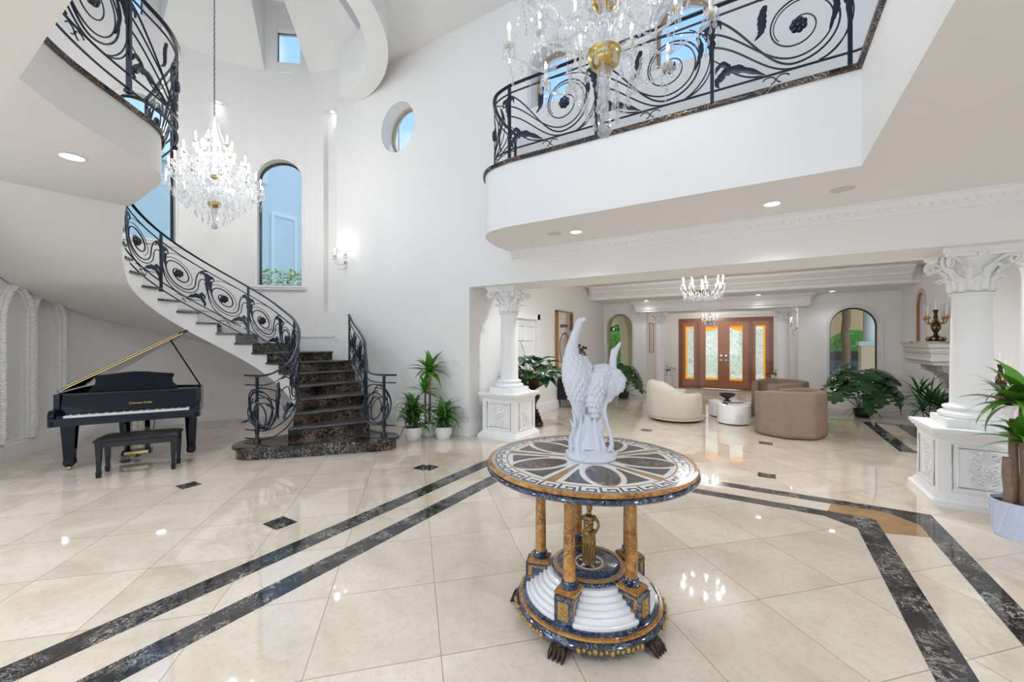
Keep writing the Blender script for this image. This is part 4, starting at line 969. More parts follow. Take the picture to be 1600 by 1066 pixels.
# bronze figurine of a draped woman standing under the tabletop
fig = MB(); q = lambda x, y, z: (x, y, z)
fig.tube([q(0, 0, .0), q(.002, 0, .03), q(.004, 0, .09), q(.003, 0, .15), q(-.002, 0, .185), q(-.004, 0, .21), q(-.002, 0, .25), q(0, 0, .283), q(.001, 0, .298), q(.002, 0, .31)],
         [.040, .036, .036, .038, .040, .030, .033, .030, .014, .012], 16)
fig.ball((.003, -.004, .333), .0205, 12, 10, sx=.9, sz=1.22); fig.ball((.003, .010, .342), .019, 10, 8)
fig.ball((.003, -.025, .331), .0042, 6, 5)
for k in range(13):
    a = 2*PI*k/13; fig.tube([pol(.036, a, .0), pol(.038, a+.12, .06), pol(.037, a+.3, .13), pol(.034, a+.4, .185)], [.007, .006, .006, .003], 6)
fig.tube([(.028, -.004, .283), (.052, -.006, .25), (.058, -.012, .222), (.040, -.022, .195)], [.0125, .0105, .009, .007], 8)
fig.tube([(-.028, -.004, .283), (-.048, -.012, .268), (-.062, -.018, .278), (-.072, -.012, .292)], [.0125, .0105, .009, .007], 8)
fig.ball((.038, -.024, .192), .009, 8, 6); fig.ball((-.074, -.011, .296), .009, 8, 6)
for sx_ in (-.013, .013): fig.ball((sx_, -.026, .258), .0125, 8, 6); fig.ball((sx_*1.2, -.036, .006), .0135, 8, 6, sx=.8, sy=1.6, sz=.6)
fig.tube([(-.03, -.02, .2), (.0, -.036, .19), (.034, -.018, .205)], .008, 6).tube([(.022, -.02, .28), (0, -.034, .25), (-.03, -.018, .21)], .006, 6)
fg_ = fig.build('woman_figurine', 'antique_bronze', None); fg_.location = (TX, TY, .2948); fg_.rotation_euler = (0, 0, TH)
remesh(fg_, .0028, 2); tag(fg_, 'bronze figurine of a draped woman standing between the amber table columns', 'figurine')
# ================================================================== columns
def capital(c, z0, z1, r, aw):
    mb = MB(); h = z1-z0; X, Y = c
    mb.lathe([(r*1.02, 0), (r*1.16, .012), (r*1.16, .03), (r*1.03, .042), (r*.98, .06), (r*1.04, h*.35), (r*1.22, h*.62), (r*1.6, h*.84), (r*1.65, h*.87)], (X, Y, z0), 32)
    n = 24; P = []
    for k in range(4):
        a = PI/4+PI/2*k; b = a+PI/2
        for i in range(7):
            t = i/7; p = Vector((aw*math.sqrt(2)*math.cos(a), aw*math.sqrt(2)*math.sin(a))).lerp(Vector((aw*math.sqrt(2)*math.cos(b), aw*math.sqrt(2)*math.sin(b))), t)
            d = .10*aw*math.sin(PI*t); m_ = a+PI/4; P.append((X+p.x-d*math.cos(m_), Y+p.y-d*math.sin(m_)))
    sc_ = lambda k: [(X+(x-X)*k, Y+(y-Y)*k) for x, y in P]
    mb.prism(sc_(.93), z1-.085*h/.46, z1-.05*h/.46); mb.prism(sc_(1.0), z1-.052*h/.46, z1)
    def leaf(a, zb, zt, rb, w, out):
        n_ = 9; i0 = len(mb.v); ca, sa = math.cos(a), math.sin(a)
        for i in range(n_+1):
            t = i/n_; rr = rb+out*(max(0, t-.45)/.55)**2*1.0+.012; z = lerp(zb, zt, t) if t < .85 else lerp(zb, zt, .85)+(zt-zb)*(.15*math.sin((t-.85)/.15*PI)-.10*(t-.85)/.15)
            if t > .85: rr += .02*(t-.85)/.15
            ww = w*(.75+.25*math.sin(PI*t))*(1 if t < .7 else math.sqrt(max(0.05, 1-((t-.7)/.32)**2)))*(.78+.22*math.cos(t*24))
            for u, o in ((-1, -.020), (-.55, .008), (0, .022), (.55, .008), (1, -.020)):
                mb.v.append((X+(rr+o)*ca-u*ww*sa, Y+(rr+o)*sa+u*ww*ca, z))
        for i in range(n_):
            for j in range(4): mb.f.append((i0+i*5+j, i0+i*5+j+1, i0+(i+1)*5+j+1, i0+(i+1)*5+j))
    for k in range(8): leaf(2*PI*k/8, z0+.04, z0+h*.42, r*1.0, r*.44, .10)
    for k in range(8): leaf(2*PI*(k+.5)/8, z0+.06, z0+h*.68, r*1.06, r*.46, .145)
    for k in range(4):
        a = PI/4+PI/2*k
        for sgn in (-1, 1):
            sp = spiral((0, 0), .012, .055*aw/.3, PI*.5, 1.5, 1, 30); cx, cz = aw*1.16, z1-.135*h/.46
            pts = []
            for x, y in sp: pts.append(Vector((X, Y, 0))+Vector(((cx+x)*math.cos(a)-sgn*.022*math.sin(a), (cx+x)*math.sin(a)+sgn*.022*math.cos(a), cz+y)))
            mb.tube(pts, .014, 6)
            mb.tube([Vector((X, Y, 0))+Vector((rr*math.cos(a+sgn*da)-0, rr*math.sin(a+sgn*da), z)) for rr, da, z in ((r*1.05, .42, z0+h*.45), (r*1.2, .34, z0+h*.62), (aw*.95, .13, z1-.10*h/.46), (cx, .03, cz+.055*aw/.3))], [.013, .014, .015, .014], 6)
        b = a+PI/4
        sp = spiral((0, 0), .008, .036, PI*.5, 1.4, 1, 24)
        mb.tube([Vector((X+(aw*.90)*math.cos(b)-x*math.sin(b), Y+(aw*.90)*math.sin(b)+x*math.cos(b), z1-.05+y-.02)) for x, y in sp], .012, 6)
        mb.ball((X+aw*.88*math.cos(b), Y+aw*.88*math.sin(b), z1-.065), .024, 8, 6)
    return mb
def column(c, label, seed):
    o = thing('column', label, 'column', (c[0], c[1], 0)); off = (c[0], c[1], 0); X, Y = c
    sq = lambda h: [(X-h, Y-h), (X+h, Y-h), (X+h, Y+h), (X-h, Y+h)]
    pd = MB(); ring = lambda h, z: [(x, y, z) for x, y in sq(h)]
    def frus(prof):
        for (h0, z0), (h1, z1) in zip(prof, prof[1:]):
            a, b = ring(h0, z0), ring(h1, z1)
            for i in range(4): pd.quad(a[i], a[(i+1) % 4], b[(i+1) % 4], b[i])
        pd.quad(*ring(prof[-1][0], prof[-1][1]))
    frus([(.40, 0), (.40, .055), (.385, .07), (.37, .075), (.36, .10), (.345, .105), (.335, .125), (.335, .665), (.35, .68), (.355, .70), (.375, .71), (.385, .735), (.395, .74), (.395, .775)])
    pd.build('pedestal', 'carved_stone_white', o, off, smooth=20)
    rng = random.Random(seed)
    for (dx, dy) in ((0, -1), (1, 0), (-1, 0), (0, 1)):
        tx, ty = -dy, dx; h = .335
        def pt(u, z, d): return (X+dx*(h+d)+tx*u, Y+dy*(h+d)+ty*u, z)
        fr = MB()
        for w, zz0, zz1, r in ((.235, .165, .625, .014), (.195, .20, .59, .010)):
            fr.tube([pt(-w, zz0, 0), pt(w, zz0, 0), pt(w, zz1, 0), pt(-w, zz1, 0)], r, 6, True)
        fro = fr.build('panel_moulding', 'carved_stone_white', o, off)
        cv = MB()
        for sgn in (-1, 1):
            for k in range(5):
                z = .25+.07*k; sp = spiral((0, 0), .008, .032+.006*(k % 2), PI*(.5 if k % 2 else -.5), 1.25, sgn, 20)
                cv.tube([pt(sgn*(.055+.03*(k % 2))+x*sgn, z+y, .004) for x, y in sp], .0095, 6)
                cv.tube([pt(sgn*.01, z-.03, .004), pt(sgn*.05, z-.01, .01), pt(sgn*.115, z+.03, .004)], [.007, .012, .004], 6)
        for k in range(18):
            cv.ball(pt(rng.uniform(-.12, .12), rng.uniform(.23, .56), .004), rng.uniform(.012, .022), 7, 5)
        for k in range(6): a = 2*PI*k/6; cv.ball(pt(.032*math.cos(a), .395+.032*math.sin(a), .01), .022, 8, 5)
        cv.ball(pt(0, .395, .02), .018, 8, 5)
        cv.build('carved_panel', 'carved_stone_white', o, off, smooth=60)
    b = MB(); b.prism(sq(.25), .775, .86)
    b.lathe([(.235, .86), (.25, .875), (.25, .905), (.235, .92), (.20, .925), (.20, .945), (.215, .955), (.215, .975), (.195, .985), (.165, .99), (.160, 1.01)], c+(0,), 40)
    b.build('column_base', 'carved_stone_white', o, off)
    MB().lathe([(.160, 1.0), (.158, 1.3), (.152, 1.7), (.145, 2.13)], c+(0,), 40).build('column_shaft', 'carved_stone_white', o, off)
    capital(c, 2.12, 2.599, .142, .29).build('capital', 'carved_stone_white', o, off, smooth=50)
    return o
column((-3.80, 6.13), 'white fluteless column with leafy capital on a carved pedestal, beside the foyer wall opening', 1)
column((1.86, 6.13), 'white column with leafy capital on a carved pedestal, behind the potted dracaena', 2)
for x, nm in ((-2.66, 'slim white column left of the wooden front doors'), (.48, 'slim white column right of the wooden front doors')):
    o = thing('column', nm, 'column', (x, 12.95, 0)); off = (x, 12.95, 0)
    MB().prism([(x-.17, 12.78), (x+.17, 12.78), (x+.17, 13.12), (x-.17, 13.12)], 0, .09).lathe([(.17, .09), (.18, .11), (.18, .14), (.15, .16), (.15, .18)], (x, 12.95, 0), 28).build('column_base', 'carved_stone_white', o, off)
    MB().lathe([(.145, .17), (.142, .8), (.125, 2.2)], (x, 12.95, 0), 28).build('column_shaft', 'carved_stone_white', o, off)
    capital((x, 12.95), 2.19, 2.56, .122, .19).build('capital', 'carved_stone_white', o, off, smooth=50)
# ================================================================== grand piano and bench
PR = math.atan2(.896, .444)
pn = thing('grand_piano', 'black lacquered grand piano with its lid propped open under the stairs', 'piano', (-7.35, 2.10, 0), PR)
# x along the keys (bass at -x), y away from the player, z up
def rim_out(g=0.0):
    pts = [(-.74-g, -.06), (-.74-g, 1.10)]+[(x, y) for x, y in ((-.66, 1.27+g), (-.45, 1.35+g), (-.22+g*.5, 1.30+g), (-.06+g, 1.12+g), (.10+g, .86+g), (.36+g, .64+g), (.60+g, .50+g), (.715+g, .36))]+[(.74+g, .20), (.74+g, -.06)]
    body = [tuple(p)[:2] for p in catmull([(x, y, 0) for x, y in pts[1:-1]], 5)]
    return [pts[0]]+body+[pts[-1]]
ro = rim_out(0); ri = rim_out(-.045)
cs = MB(); n = len(ro)
for a, b, c_, d in zip(ro, ro[1:], ri, ri[1:]):
    cs.quad((*a, .665), (*b, .665), (*b, .985), (*a, .985)); cs.quad((*c_, .70), (*d, .70), (*d, .985), (*c_, .985)); cs.quad((*a, .985), (*b, .985), (*d, .985), (*c_, .985)); cs.quad((*a, .665), (*b, .665), (*d, .70), (*c_, .70))
cs.prism([(x, y) for x, y in rim_out(-.01)], .665, .70)
for sx_ in (-1, 1):   # cheeks each side of the keys with their scrolled fronts
    for y0, y1, z0, z1 in ((-.30, -.06, .60, .735), (-.20, -.06, .735, .80), (-.12, -.06, .80, .985)):
        cs.box(sx_*.74-.055*(sx_ > 0), y0, z0, sx_*.74+.055*(sx_ < 0), y1, z1)
    cs.lathe([(.07, -.0275), (.07, .0275)], (0, 0, 0), 16, Matrix.Translation((sx_*.7125, -.235, .73)) @ Matrix.Rotation(PI/2, 4, 'Y'))
cs.box(-.72, -.30, .60, .72, .1, .665).box(-.69, -.305, .655, .69, -.265, .70)
cs.build('case', 'black_lacquer', pn, smooth=30)
MB().prism([(x, y) for x, y in rim_out(-.05)], .86, .875).build('soundboard', 'soundboard', pn, smooth=0)
pl_ = MB()
for i in range(6): pl_.tube([(-.55+.2*i, .15, .90), (-.62+.12*i, .95-.09*i, .90)], .012, 6)
pl_.box(-.68, .08, .885, .68, .16, .91); pl_.build('iron_plate', 'cast_gold', pn)
MB().box(-.685, .0, .86, .685, .05, .965).build('action_cover', 'soundboard', pn, smooth=0)
wk = MB(); kw = 1.23/52
for i in range(52): wk.box(-.615+kw*i+.0006, -.262, .70, -.615+kw*(i+1)-.0006, -.11, .722)
wk.build('white_keys', 'ivory_keys', pn, smooth=0)
bk = MB()
for i in range(51):
    if (i % 7) in (1, 4): continue
    x = -.615+kw*(i+1); bk.box(x-.0055, -.212, .72, x+.0055, -.11, .735)
bk.build('black_keys', 'black_keys', pn, smooth=0)
MB().box(-.69, -.265, .69, -.618, -.10, .725).box(.618, -.265, .69, .69, -.10, .725).build('key_block', 'black_lacquer', pn, smooth=0)
fbm = Matrix.Translation((0, -.11, .725)) @ Matrix.Rotation(D(-10), 4, 'X')
fb = MB().box(-.685, 0, 0, .685, .025, .235, fbm); fb.box(-.69, -.07, .962, .69, .05, .985)
fb.build('fallboard', 'black_lacquer', pn, smooth=0)
tx = bpy.data.curves.new('lettering', 'FONT'); tx.body = 'Conover Cable'; tx.size = .038; tx.align_x = 'CENTER'; tx.extrude = .0006
t0_ = bpy.data.objects.new('lettering_curve', tx); COL.objects.link(t0_); bpy.context.view_layer.update()
me_ = bpy.data.meshes.new_from_object(t0_.evaluated_get(bpy.context.evaluated_depsgraph_get())); bpy.data.objects.remove(t0_)
me_.materials.clear(); me_.materials.append(M['brass']); to = bpy.data.objects.new('lettering', me_); COL.objects.link(to); to.parent = pn
to.matrix_local = fbm @ Matrix.Translation((.08, -.0012, .085)) @ Matrix.Rotation(PI/2, 4, 'X')
md = MB(); mt = Matrix.Translation((.0, .02, .985)) @ Matrix.Rotation(D(-17), 4, 'X')
half = [(-.46, 0), (-.44, .05), (-.405, .09), (-.395, .15), (-.415, .195), (-.40, .22), (-.34, .225), (-.25, .235), (-.12, .255), (0, .262)]
pr_ = half+[(-x, z) for x, z in reversed(half[:-1])]
md.prism(pr_, -.012, .012, mt @ Matrix.Rotation(PI/2, 4, 'X')); md.build('music_desk', 'black_lacquer', pn, smooth=30)
ph = D(31.5); hx, hz = -.735, 1.0
lm = Matrix.Translation((hx, 0, hz)) @ Matrix.Rotation(-ph, 4, 'Y')
lid_p = [(x-hx, y) for x, y in rim_out(.012)]; lid_p = [(x, y if y > 0 else -.02) for x, y in lid_p]
MB().prism([(x, max(y, .06)) for x, y in lid_p], 0, .020, lm).build('lid', 'black_lacquer', pn, smooth=20)
MB().prism([(x, max(y, .075)) for x, y in [(x*.985+.004, y*.985) for x, y in lid_p]], -.0025, 0, lm).build('lid_lining', 'black_lacquer', pn, smooth=20)
MB().box(.0, .050, .002, 1.47, .0585, .011, lm).box(.10, .046, .0255, 1.42, .0545, .0325, lm).build('lid_edge_strip', 'brass', pn, smooth=0)
MB().box(.0, .0505, .011, 1.48, .0595, .021, lm).build('lid_edge', 'black_lacquer', pn, smooth=0)
MB().box(.12, .055, .021, 1.46, .42, .040, lm).box(1.46, .10, .0, 1.53, .16, .035, lm).build('folded_flap', 'black_lacquer', pn, smooth=0)
tp = lm @ Vector((1.27, .30, 0)); MB().tube([(.70, .26, .985), tuple(tp)], .011, 8).build('prop_stick', 'black_lacquer', pn)
for x, y in ((-.62, -.02), (.62, -.02), (-.30, 1.05)):
    lg = MB().taper(x, y, .60, .665, .075, .075, .08, .08).taper(x, y, .13, .60, .047, .047, .07, .07).taper(x, y, .075, .13, .052, .052, .052, .052).taper(x, y, .05, .075, .035, .035, .048, .048)
    l_ = lg.build('leg', 'black_lacquer', pn, smooth=0)
    MB().lathe([(.024, -.012), (.028, 0), (.024, .012)], (0, 0, 0), 14, Matrix.Translation((x, y, .028)) @ Matrix.Rotation(PI/2, 4, 'Y')).box(x-.01, y-.02, .03, x+.01, y+.02, .06).build('caster', 'brass', l_)
ly = MB().box(-.17, .10, .60, .17, .32, .665)
for x in (-.105, .105): ly.box(x-.028, .16, .12, x+.028, .20, .62)
ly.box(-.155, .10, .075, .155, .24, .135).box(-.03, .15, .03, .03, .21, .08); ly.build('pedal_lyre', 'black_lacquer', pn, smooth=0)
pb = MB().box(-.125, .095, .085, .125, .10, .125)
for x in (-.06, 0, .06):
    pb.tube([(x, .10, .09), (x, .02, .082), (x, -.02, .075)], [.009, .013, .016], 8, squash=.4).tube([(x, .17, .13), (x, .17, .60)], .004, 6)
pb.build('pedal', 'brass', pn)
MB().tube([(.12, .22, .10), (.17, .42, .665)], .006, 6).tube([(-.12, .22, .10), (-.17, .42, .665)], .006, 6).build('lyre_brace', 'brass', pn)
bw_ = Vector((-6.66-.16*.896, 1.935+.16*.444, 0))
be = thing('piano_bench', 'black leather topped bench standing in front of the grand piano', 'bench', tuple(bw_), math.atan2(.67, .38))
seat = MB(); sx_, sy_ = .40, .185; prof = [(-.012, .425), (0, .435), (0, .452), (-.03, .475), (-.09, .492)]
i0 = 0
for k, (g, z) in enumerate(prof):
    P = [(-sx_-g, -sy_-g), (sx_+g, -sy_-g), (sx_+g, sy_+g), (-sx_-g, sy_+g)]; seat.v += [(x, y, z) for x, y in P]
    if k:
        for j in range(4): seat.f.append(((k-1)*4+j, (k-1)*4+(j+1) % 4, k*4+(j+1) % 4, k*4+j))
seat.f.append(tuple((len(prof)-1)*4+j for j in range(4))); seat.f.append((3, 2, 1, 0))
seat.build('seat', 'black_leather', be, smooth=50)
MB().box(-.365, -.16, .36, .365, -.14, .43).box(-.365, .14, .36, .365, .16, .43).box(-.375, -.15, .36, -.355, .15, .43).box(.355, -.15, .36, .375, .15, .43).build('apron', 'black_wood', be, smooth=0)
for x in (-.355, .355):
    for y in (-.145, .145):
        MB().taper(x, y, .075, .43, .018, .018, .030, .030).taper(x, y, .055, .075, .024, .024, .024, .024).taper(x, y, .0, .055, .019, .019, .024, .024).build('leg', 'black_wood', be, smooth=0)
# ================================================================== chandeliers, lamps, fittings
def mesh_of(mb, name, mat, smooth=0):
    o = mb.build(name, mat, smooth=smooth); me = o.data; bpy.data.objects.remove(o); return me
def inst(name, me, parent, loc=(0, 0, 0), rz=0, s=1.0, kind=None):
    o = bpy.data.objects.new(name, me); COL.objects.link(o); o.parent = parent; o.location = loc; o.rotation_euler = (0, 0, rz); o.scale = (s,)*3
    if kind: o['kind'] = kind
    return o
def drop_mb(l=.075, r=.014):
    mb = MB().lathe([(1e-5, 0), (r*.35, -.003), (r*.45, -.10*l), (r*.2, -.2*l), (r*.55, -.42*l), (r, -.68*l), (r*.75, -.88*l), (1e-5, -l)], seg=6); return mb.ball((0, 0, .004), r*.42, 6, 4)
ME_DROP = mesh_of(drop_mb(), 'crystal_drop', 'crystal')
ME_DISH = mesh_of(MB().lathe([(.012, -.012), (.030, -.006), (.042, .010), (.040, .012), (.028, .0), (.012, -.004)], seg=12), 'drip_dish', 'crystal', 30)
ME_CUP = mesh_of(MB().lathe([(.004, -.03), (.012, -.02), (.008, -.008), (.015, .004), (.017, .022), (.012, .024)], seg=10), 'candle_cup', 'brass', 30)
ME_CANDLE = mesh_of(MB().lathe([(.0115, .02), (.0115, .105), (.004, .108)], seg=10), 'candle_sleeve', 'candle_wax', 30)
ME_BULB = mesh_of(MB().lathe([(.005, .108), (.012, .125), (.0125, .135), (.008, .152), (1e-5, .17)], seg=10), 'flame_bulb', 'bulb_glow', 60)
def chandelier(name, label, loc, tiers, spine, bowls, chain_top, scale_bottom, light, arm_mat='crystal', cup='brass', seed=1, drops_at_cup=6, drop_s=1.0, group=None, ropes=True, chain_mat='iron', bottoms=True):
    """tiers: (n, radius, z of cup, z of hub, first angle); z above the lowest ball"""
    o = thing(name, label, 'chandelier', loc, 0, group); rng = random.Random(seed); nd = [0]; extra = MB(); DM = drop_mb()
    def drop(x, y, z, s=1.0):
        if nd[0] < 96: inst('crystal_drop', ME_DROP, o, (x, y, z), rng.random()*6, s*drop_s); nd[0] += 1
        else: extra.add(DM, Matrix.Translation((x, y, z)) @ Matrix.Rotation(rng.random()*6, 4, 'Z') @ Matrix.Scale(s*drop_s, 4))
    sp_ = MB()
    sp_.lathe(spine, seg=16); sp_.build('spine', 'crystal', o, smooth=40)
    for z, r, h in bowls: MB().lathe([(.02, z-h*.5), (r*.55, z-h*.42), (r*.9, z-h*.15), (r, z+h*.15), (r*.96, z+h*.3), (r*1.05, z+h*.42), (r*.9, z+h*.5), (r*.3, z+h*.5)], seg=20).build('gilt_bowl', 'brass', o)
    beads = MB(); cups = []
    for (n, r, zc, zh, a0) in tiers:
        for k in range(n):
            a = a0+2*PI*k/n; ca, sa = math.cos(a), math.sin(a)
            pts = catmull([(.045*ca, .045*sa, zh), (.30*r*ca, .30*r*sa, zh+.05), (.58*r*ca, .58*r*sa, min(zh, zc)-.07), (.86*r*ca, .86*r*sa, zc-.12), (.99*r*ca, .99*r*sa, zc-.06), (r*ca, r*sa, zc-.005)], 5)
            arm = MB().tube(pts, [.0085]*(len(pts)-3)+[.009, .008, .006], 6).build('arm', arm_mat, o)
            inst('drip_dish', ME_DISH, arm, (r*ca, r*sa, zc)); inst('candle_cup', ME_CUP, arm, (r*ca, r*sa, zc)); inst('candle_sleeve', ME_CANDLE, arm, (r*ca, r*sa, zc)); inst('flame_bulb', ME_BULB, arm, (r*ca, r*sa, zc))
            cups.append((r*ca, r*sa, zc))
            for q in range(drops_at_cup):
                b = 2*PI*q/drops_at_cup; drop(r*ca+.040*math.cos(b), r*sa+.040*math.sin(b), zc-.004, .75+.3*(q % 2))
            if ropes:
                for tgt in ((.05*ca, .05*sa, zh+.36), (r*math.cos(a+2*PI/n), r*math.sin(a+2*PI/n), zc)):
                    p0 = Vector((r*ca, r*sa, zc)); p1 = Vector(tgt); m_ = max(6, int((p1-p0).length/.03))
                    for i in range(1, m_):
                        t = i/m_; p = p0.lerp(p1, t); p.z -= .13*math.sin(PI*t)*(p1-p0).length/.5; beads.lathe([(1e-5, -.007), (.006, 0), (1e-5, .007)], tuple(p), 4)
            for q in range(6): t = .25+.125*q; drop(r*t*ca+.01*math.sin(9*q), r*t*sa+.01*math.cos(9*q), lerp(zh, zc, t)-.08-.03*(q % 2), .9)
            for q in range(3): drop(r*ca*(1-.02*q), r*sa*(1-.02*q), zc-.075-.07*q, .8)
    if beads.v: beads.build('bead_strings', 'crystal', o, smooth=0, kind='stuff')
    if bottoms:
        rb, zb_, zt = scale_bottom
        for j in range(6):
            t = j/5; rr = rb*(1-t)**.8+.03; z = lerp(zt, zb_+.09, t); m_ = max(5, int(rr*60))
            for q in range(m_): drop(rr*math.cos(2*PI*q/m_+j), rr*math.sin(2*PI*q/m_+j), z, 1.15)
        MB().ball((0, 0, zb_+.04), .04, 10, 8).build('pendant_ball', 'crystal', o, smooth=0)
    if extra.v: extra.build('crystal_fringe', 'crystal', o, smooth=0, kind='stuff')
    z0, z1 = spine[-1][1], chain_top
    if z1 > z0+.05:
        ch = MB(); n = int((z1-z0)/.045)
        for i in range(n):
            m = Matrix.Translation((0, 0, z0+.02+.045*i)) @ Matrix.Rotation(PI/2*(i % 2), 4, 'Z')
            ch.tube([tuple(m @ Vector((.010*math.cos(t), 0, .028*math.sin(t)))) for t in [2*PI*q/8 for q in range(8)]], .0038, 4, True)
        ch.build('chain', chain_mat, o)
        MB().lathe([(.07, z1-.03), (.07, z1-.02), (.03, z1)], seg=16).build('ceiling_canopy', chain_mat, o)
    pick = cups[::max(1, len(cups)//9)]
    for (x, y, z) in pick: point_light('bulb_light', (x, y, z+.19), light[0]/len(pick), .018, parent=o)
    return o
spine_a = [(1e-5, .10), (.02, .12), (.03, .20), (.02, .28), (.035, .36), (.055, .46), (.03, .55), (.022, .62), (.05, .72), (.028, .80), (.02, .92), (.04, 1.0), (.02, 1.08), (.018, 1.25), (.03, 1.32), (.012, 1.42)]
chandelier('crystal_chandelier', 'large crystal chandelier with gilt bowls hanging in front of the upper gallery railing', (-.88, 2.60, 2.985),
           [(8, .64, .70, .56, .32), (8, .50, .90, .78, .7), (8, .40, 1.08, .90, .1), (6, .28, 1.30, 1.14, .3)], spine_a, [(.50, .105, .13), (.88, .085, .10)], ZC-2.985, (.20, 0, .42), (24, .75, .35), seed=3)
spine_b = [(1e-5, .06), (.02, .10), (.03, .18), (.05, .34), (.025, .46), (.05, .60), (.025, .76), (.045, .92), (.02, 1.05), (.03, 1.2), (.015, 1.4), (.03, 1.62), (.012, 1.80)]
cb_ = chandelier('crystal_chandelier', 'tiered crystal chandelier on a long black chain in the round stair tower', (C0[0], C0[1], 3.43),
           [(12, .66, .68, .52, .25), (10, .56, .86, .70, .5), (8, .42, 1.06, .90, .1), (6, .24, 1.30, 1.16, .35)], spine_b, [(.38, .09, .09), (.82, .06, .06)], ZD+2.1-3.43, (.46, 0, .50), (90, .9, .4), seed=8)
ng = MB()
for k in range(8):
    a = 2*PI*k/8
    for i in range(26): t = i/25; r = .05+.26*t**1.7; ng.lathe([(1e-5, -.009), (.007, 0), (1e-5, .009)], (r*math.cos(a), r*math.sin(a), 1.74-.62*t), 4)
ng.build('bead_net', 'crystal', cb_, smooth=0, kind='stuff')
spine_c = [(1e-5, .05), (.02, .08), (.03, .14), (.02, .22), (.03, .30), (.012, .42)]
chandelier('crystal_chandelier', 'small crystal chandelier with bronze arms over the living room seating', (-.95, 8.35, 2.40), [(9, .345, .30, .16, .1)], spine_c, [(.18, .06, .05)], .80, (.26, 0, .16), (48, .25, .25),
           'dark_bronze', seed=5, drops_at_cup=5, drop_s=1.25, ropes=False, chain_mat='dark_bronze')
chandelier('crystal_chandelier', 'smallest crystal chandelier hanging in front of the wooden front doors', (-1.35, 13.75, 2.12), [(6, .20, .20, .10, .1)], [(1e-5, .05), (.015, .1), (.02, .2), (.01, .32)], [(.12, .04, .04)], .50, (.13, 0, .10), (16, .2, .2),
           'dark_bronze', seed=6, drops_at_cup=4, ropes=False, chain_mat='dark_bronze')
def sconce(label, loc, rz, power):
    o = thing('wall_sconce', label, 'wall light', loc, rz)   # local +x points into the room
    MB().lathe([(1e-5, -.02), (.03, 0), (.03, .02)], (0, 0, 0), 14, Matrix.Translation((.0, 0, 0)) @ Matrix.Rotation(PI/2, 4, 'Y')).build('back_plate', 'brass', o)
    n = 0; bd_ = MB()
    for k, (yy, xx, z) in enumerate(((-.16, .14, .12), (.16, .14, .12), (0, .22, .26))):
        arm = MB().tube(catmull([(.02, 0, 0), (.08, yy*.3, -.08), (xx, yy, -.02), (xx, yy, z)], 6), .008, 6).build('arm', 'crystal', o)
        for nm, me in (('drip_dish', ME_DISH), ('candle_cup', ME_CUP), ('candle_sleeve', ME_CANDLE), ('flame_bulb', ME_BULB)): inst(nm, me, arm, (xx, yy, z))
        for q in range(6): b = PI*q/3; inst('crystal_drop', ME_DROP, o, (xx+.04*math.cos(b), yy+.04*math.sin(b), z-.01), b, 1.0)
        for i in range(1, 12): t = i/12; bd_.lathe([(1e-5, -.007), (.006, 0), (1e-5, .007)], (xx*(1-t)+.02, yy*(1-t), z*(1-t)+.45*t-.06*math.sin(PI*t)), 4)
    for q in range(5): inst('crystal_drop', ME_DROP, o, (.09, -.1+.05*q, -.10-.02*(q % 2)), q, 1.1)
    bd_.build('bead_strings', 'crystal', o, smooth=0, kind='stuff')
    point_light('sconce_light', (.22, 0, .36), power, .05, parent=o); return o
tx_, ty_ = tower(D(95.8), -.02)
sconce('crystal candle sconce on the wall above the short stair railing', (tx_, ty_, 3.36), D(-85), 2.4)
sconce('crystal candle sconce on the wall beside the slim column right of the front doors', (.81, 13.45, 2.02), PI, 3)
def downlight(label, loc, power, ang=125, r=.07):
    o = thing('recessed_light', label, 'ceiling light', loc, 0, None)
    MB().lathe([(r, 0), (r*1.25, -.002), (r*1.3, -.006), (r*1.05, -.010), (r, -.004), (r, 0)], seg=28).build('trim_ring', 'trim_paint', o)
    MB().lathe([(1e-5, -.003), (r, -.003), (r, -.0005), (1e-5, -.0005)], seg=28).build('lens', 'downlight_glow', o)
    spot('downlight_lamp', (0, 0, -.03), power, ang, o); return o
DL = 30
downlight('round recessed light in the gallery underside, left of the two near the column capital', (-2.09, 5.04, ZS), DL)
downlight('round recessed light in the gallery underside, above the wooden front doors in view', (.09, 5.09, ZS), DL)
downlight('round recessed light in the underside of the upper left landing', (-5.82, 1.19, ZL), 95, 165, r=.085)
downlight('added unseen fill light in the landing underside above and left of the viewpoint', (-5.2, -.9, ZL), 110, 160, .085)  # added out of view to brighten the wall behind the piano
downlight('round recessed light in the low living room soffit, above the left arched window', (-2.89, 12.25, 2.85), DL*.35, r=.06)
downlight('round recessed light in the low living room soffit, above the front doors', (-.08, 12.22, 2.85), DL*.35, r=.06)
downlight('round recessed light in the low living room soffit, above the right arched window', (1.42, 12.25, 2.85), DL*.35, r=.06)
for x, y, nm in ((-1.2, -.9, 'added unseen fill light in the gallery underside just behind the viewpoint'), (-3.2, -.7, 'added unseen fill light in the gallery underside behind and left of the viewpoint'), (2.0, 1.2, 'added unseen fill light in the gallery underside right of the viewpoint'), (2.6, 3.6, 'added unseen fill light in the gallery underside above the potted dracaena at right')):  # unseen lamps added to brighten the near floor and soffits
    downlight(nm, (x, y, ZS), 95, 150)
for x, y, nm in ((-2.7, 6.9, 'added hidden fill light in the living room ceiling just behind the beam, near the left column'), (1.4, 6.9, 'added hidden fill light in the living room ceiling just behind the beam, near the right column')):  # extra lamps hidden by the beam, added to lift the living room
    downlight(nm, (x, y, 3.2), 120, 155, .06)
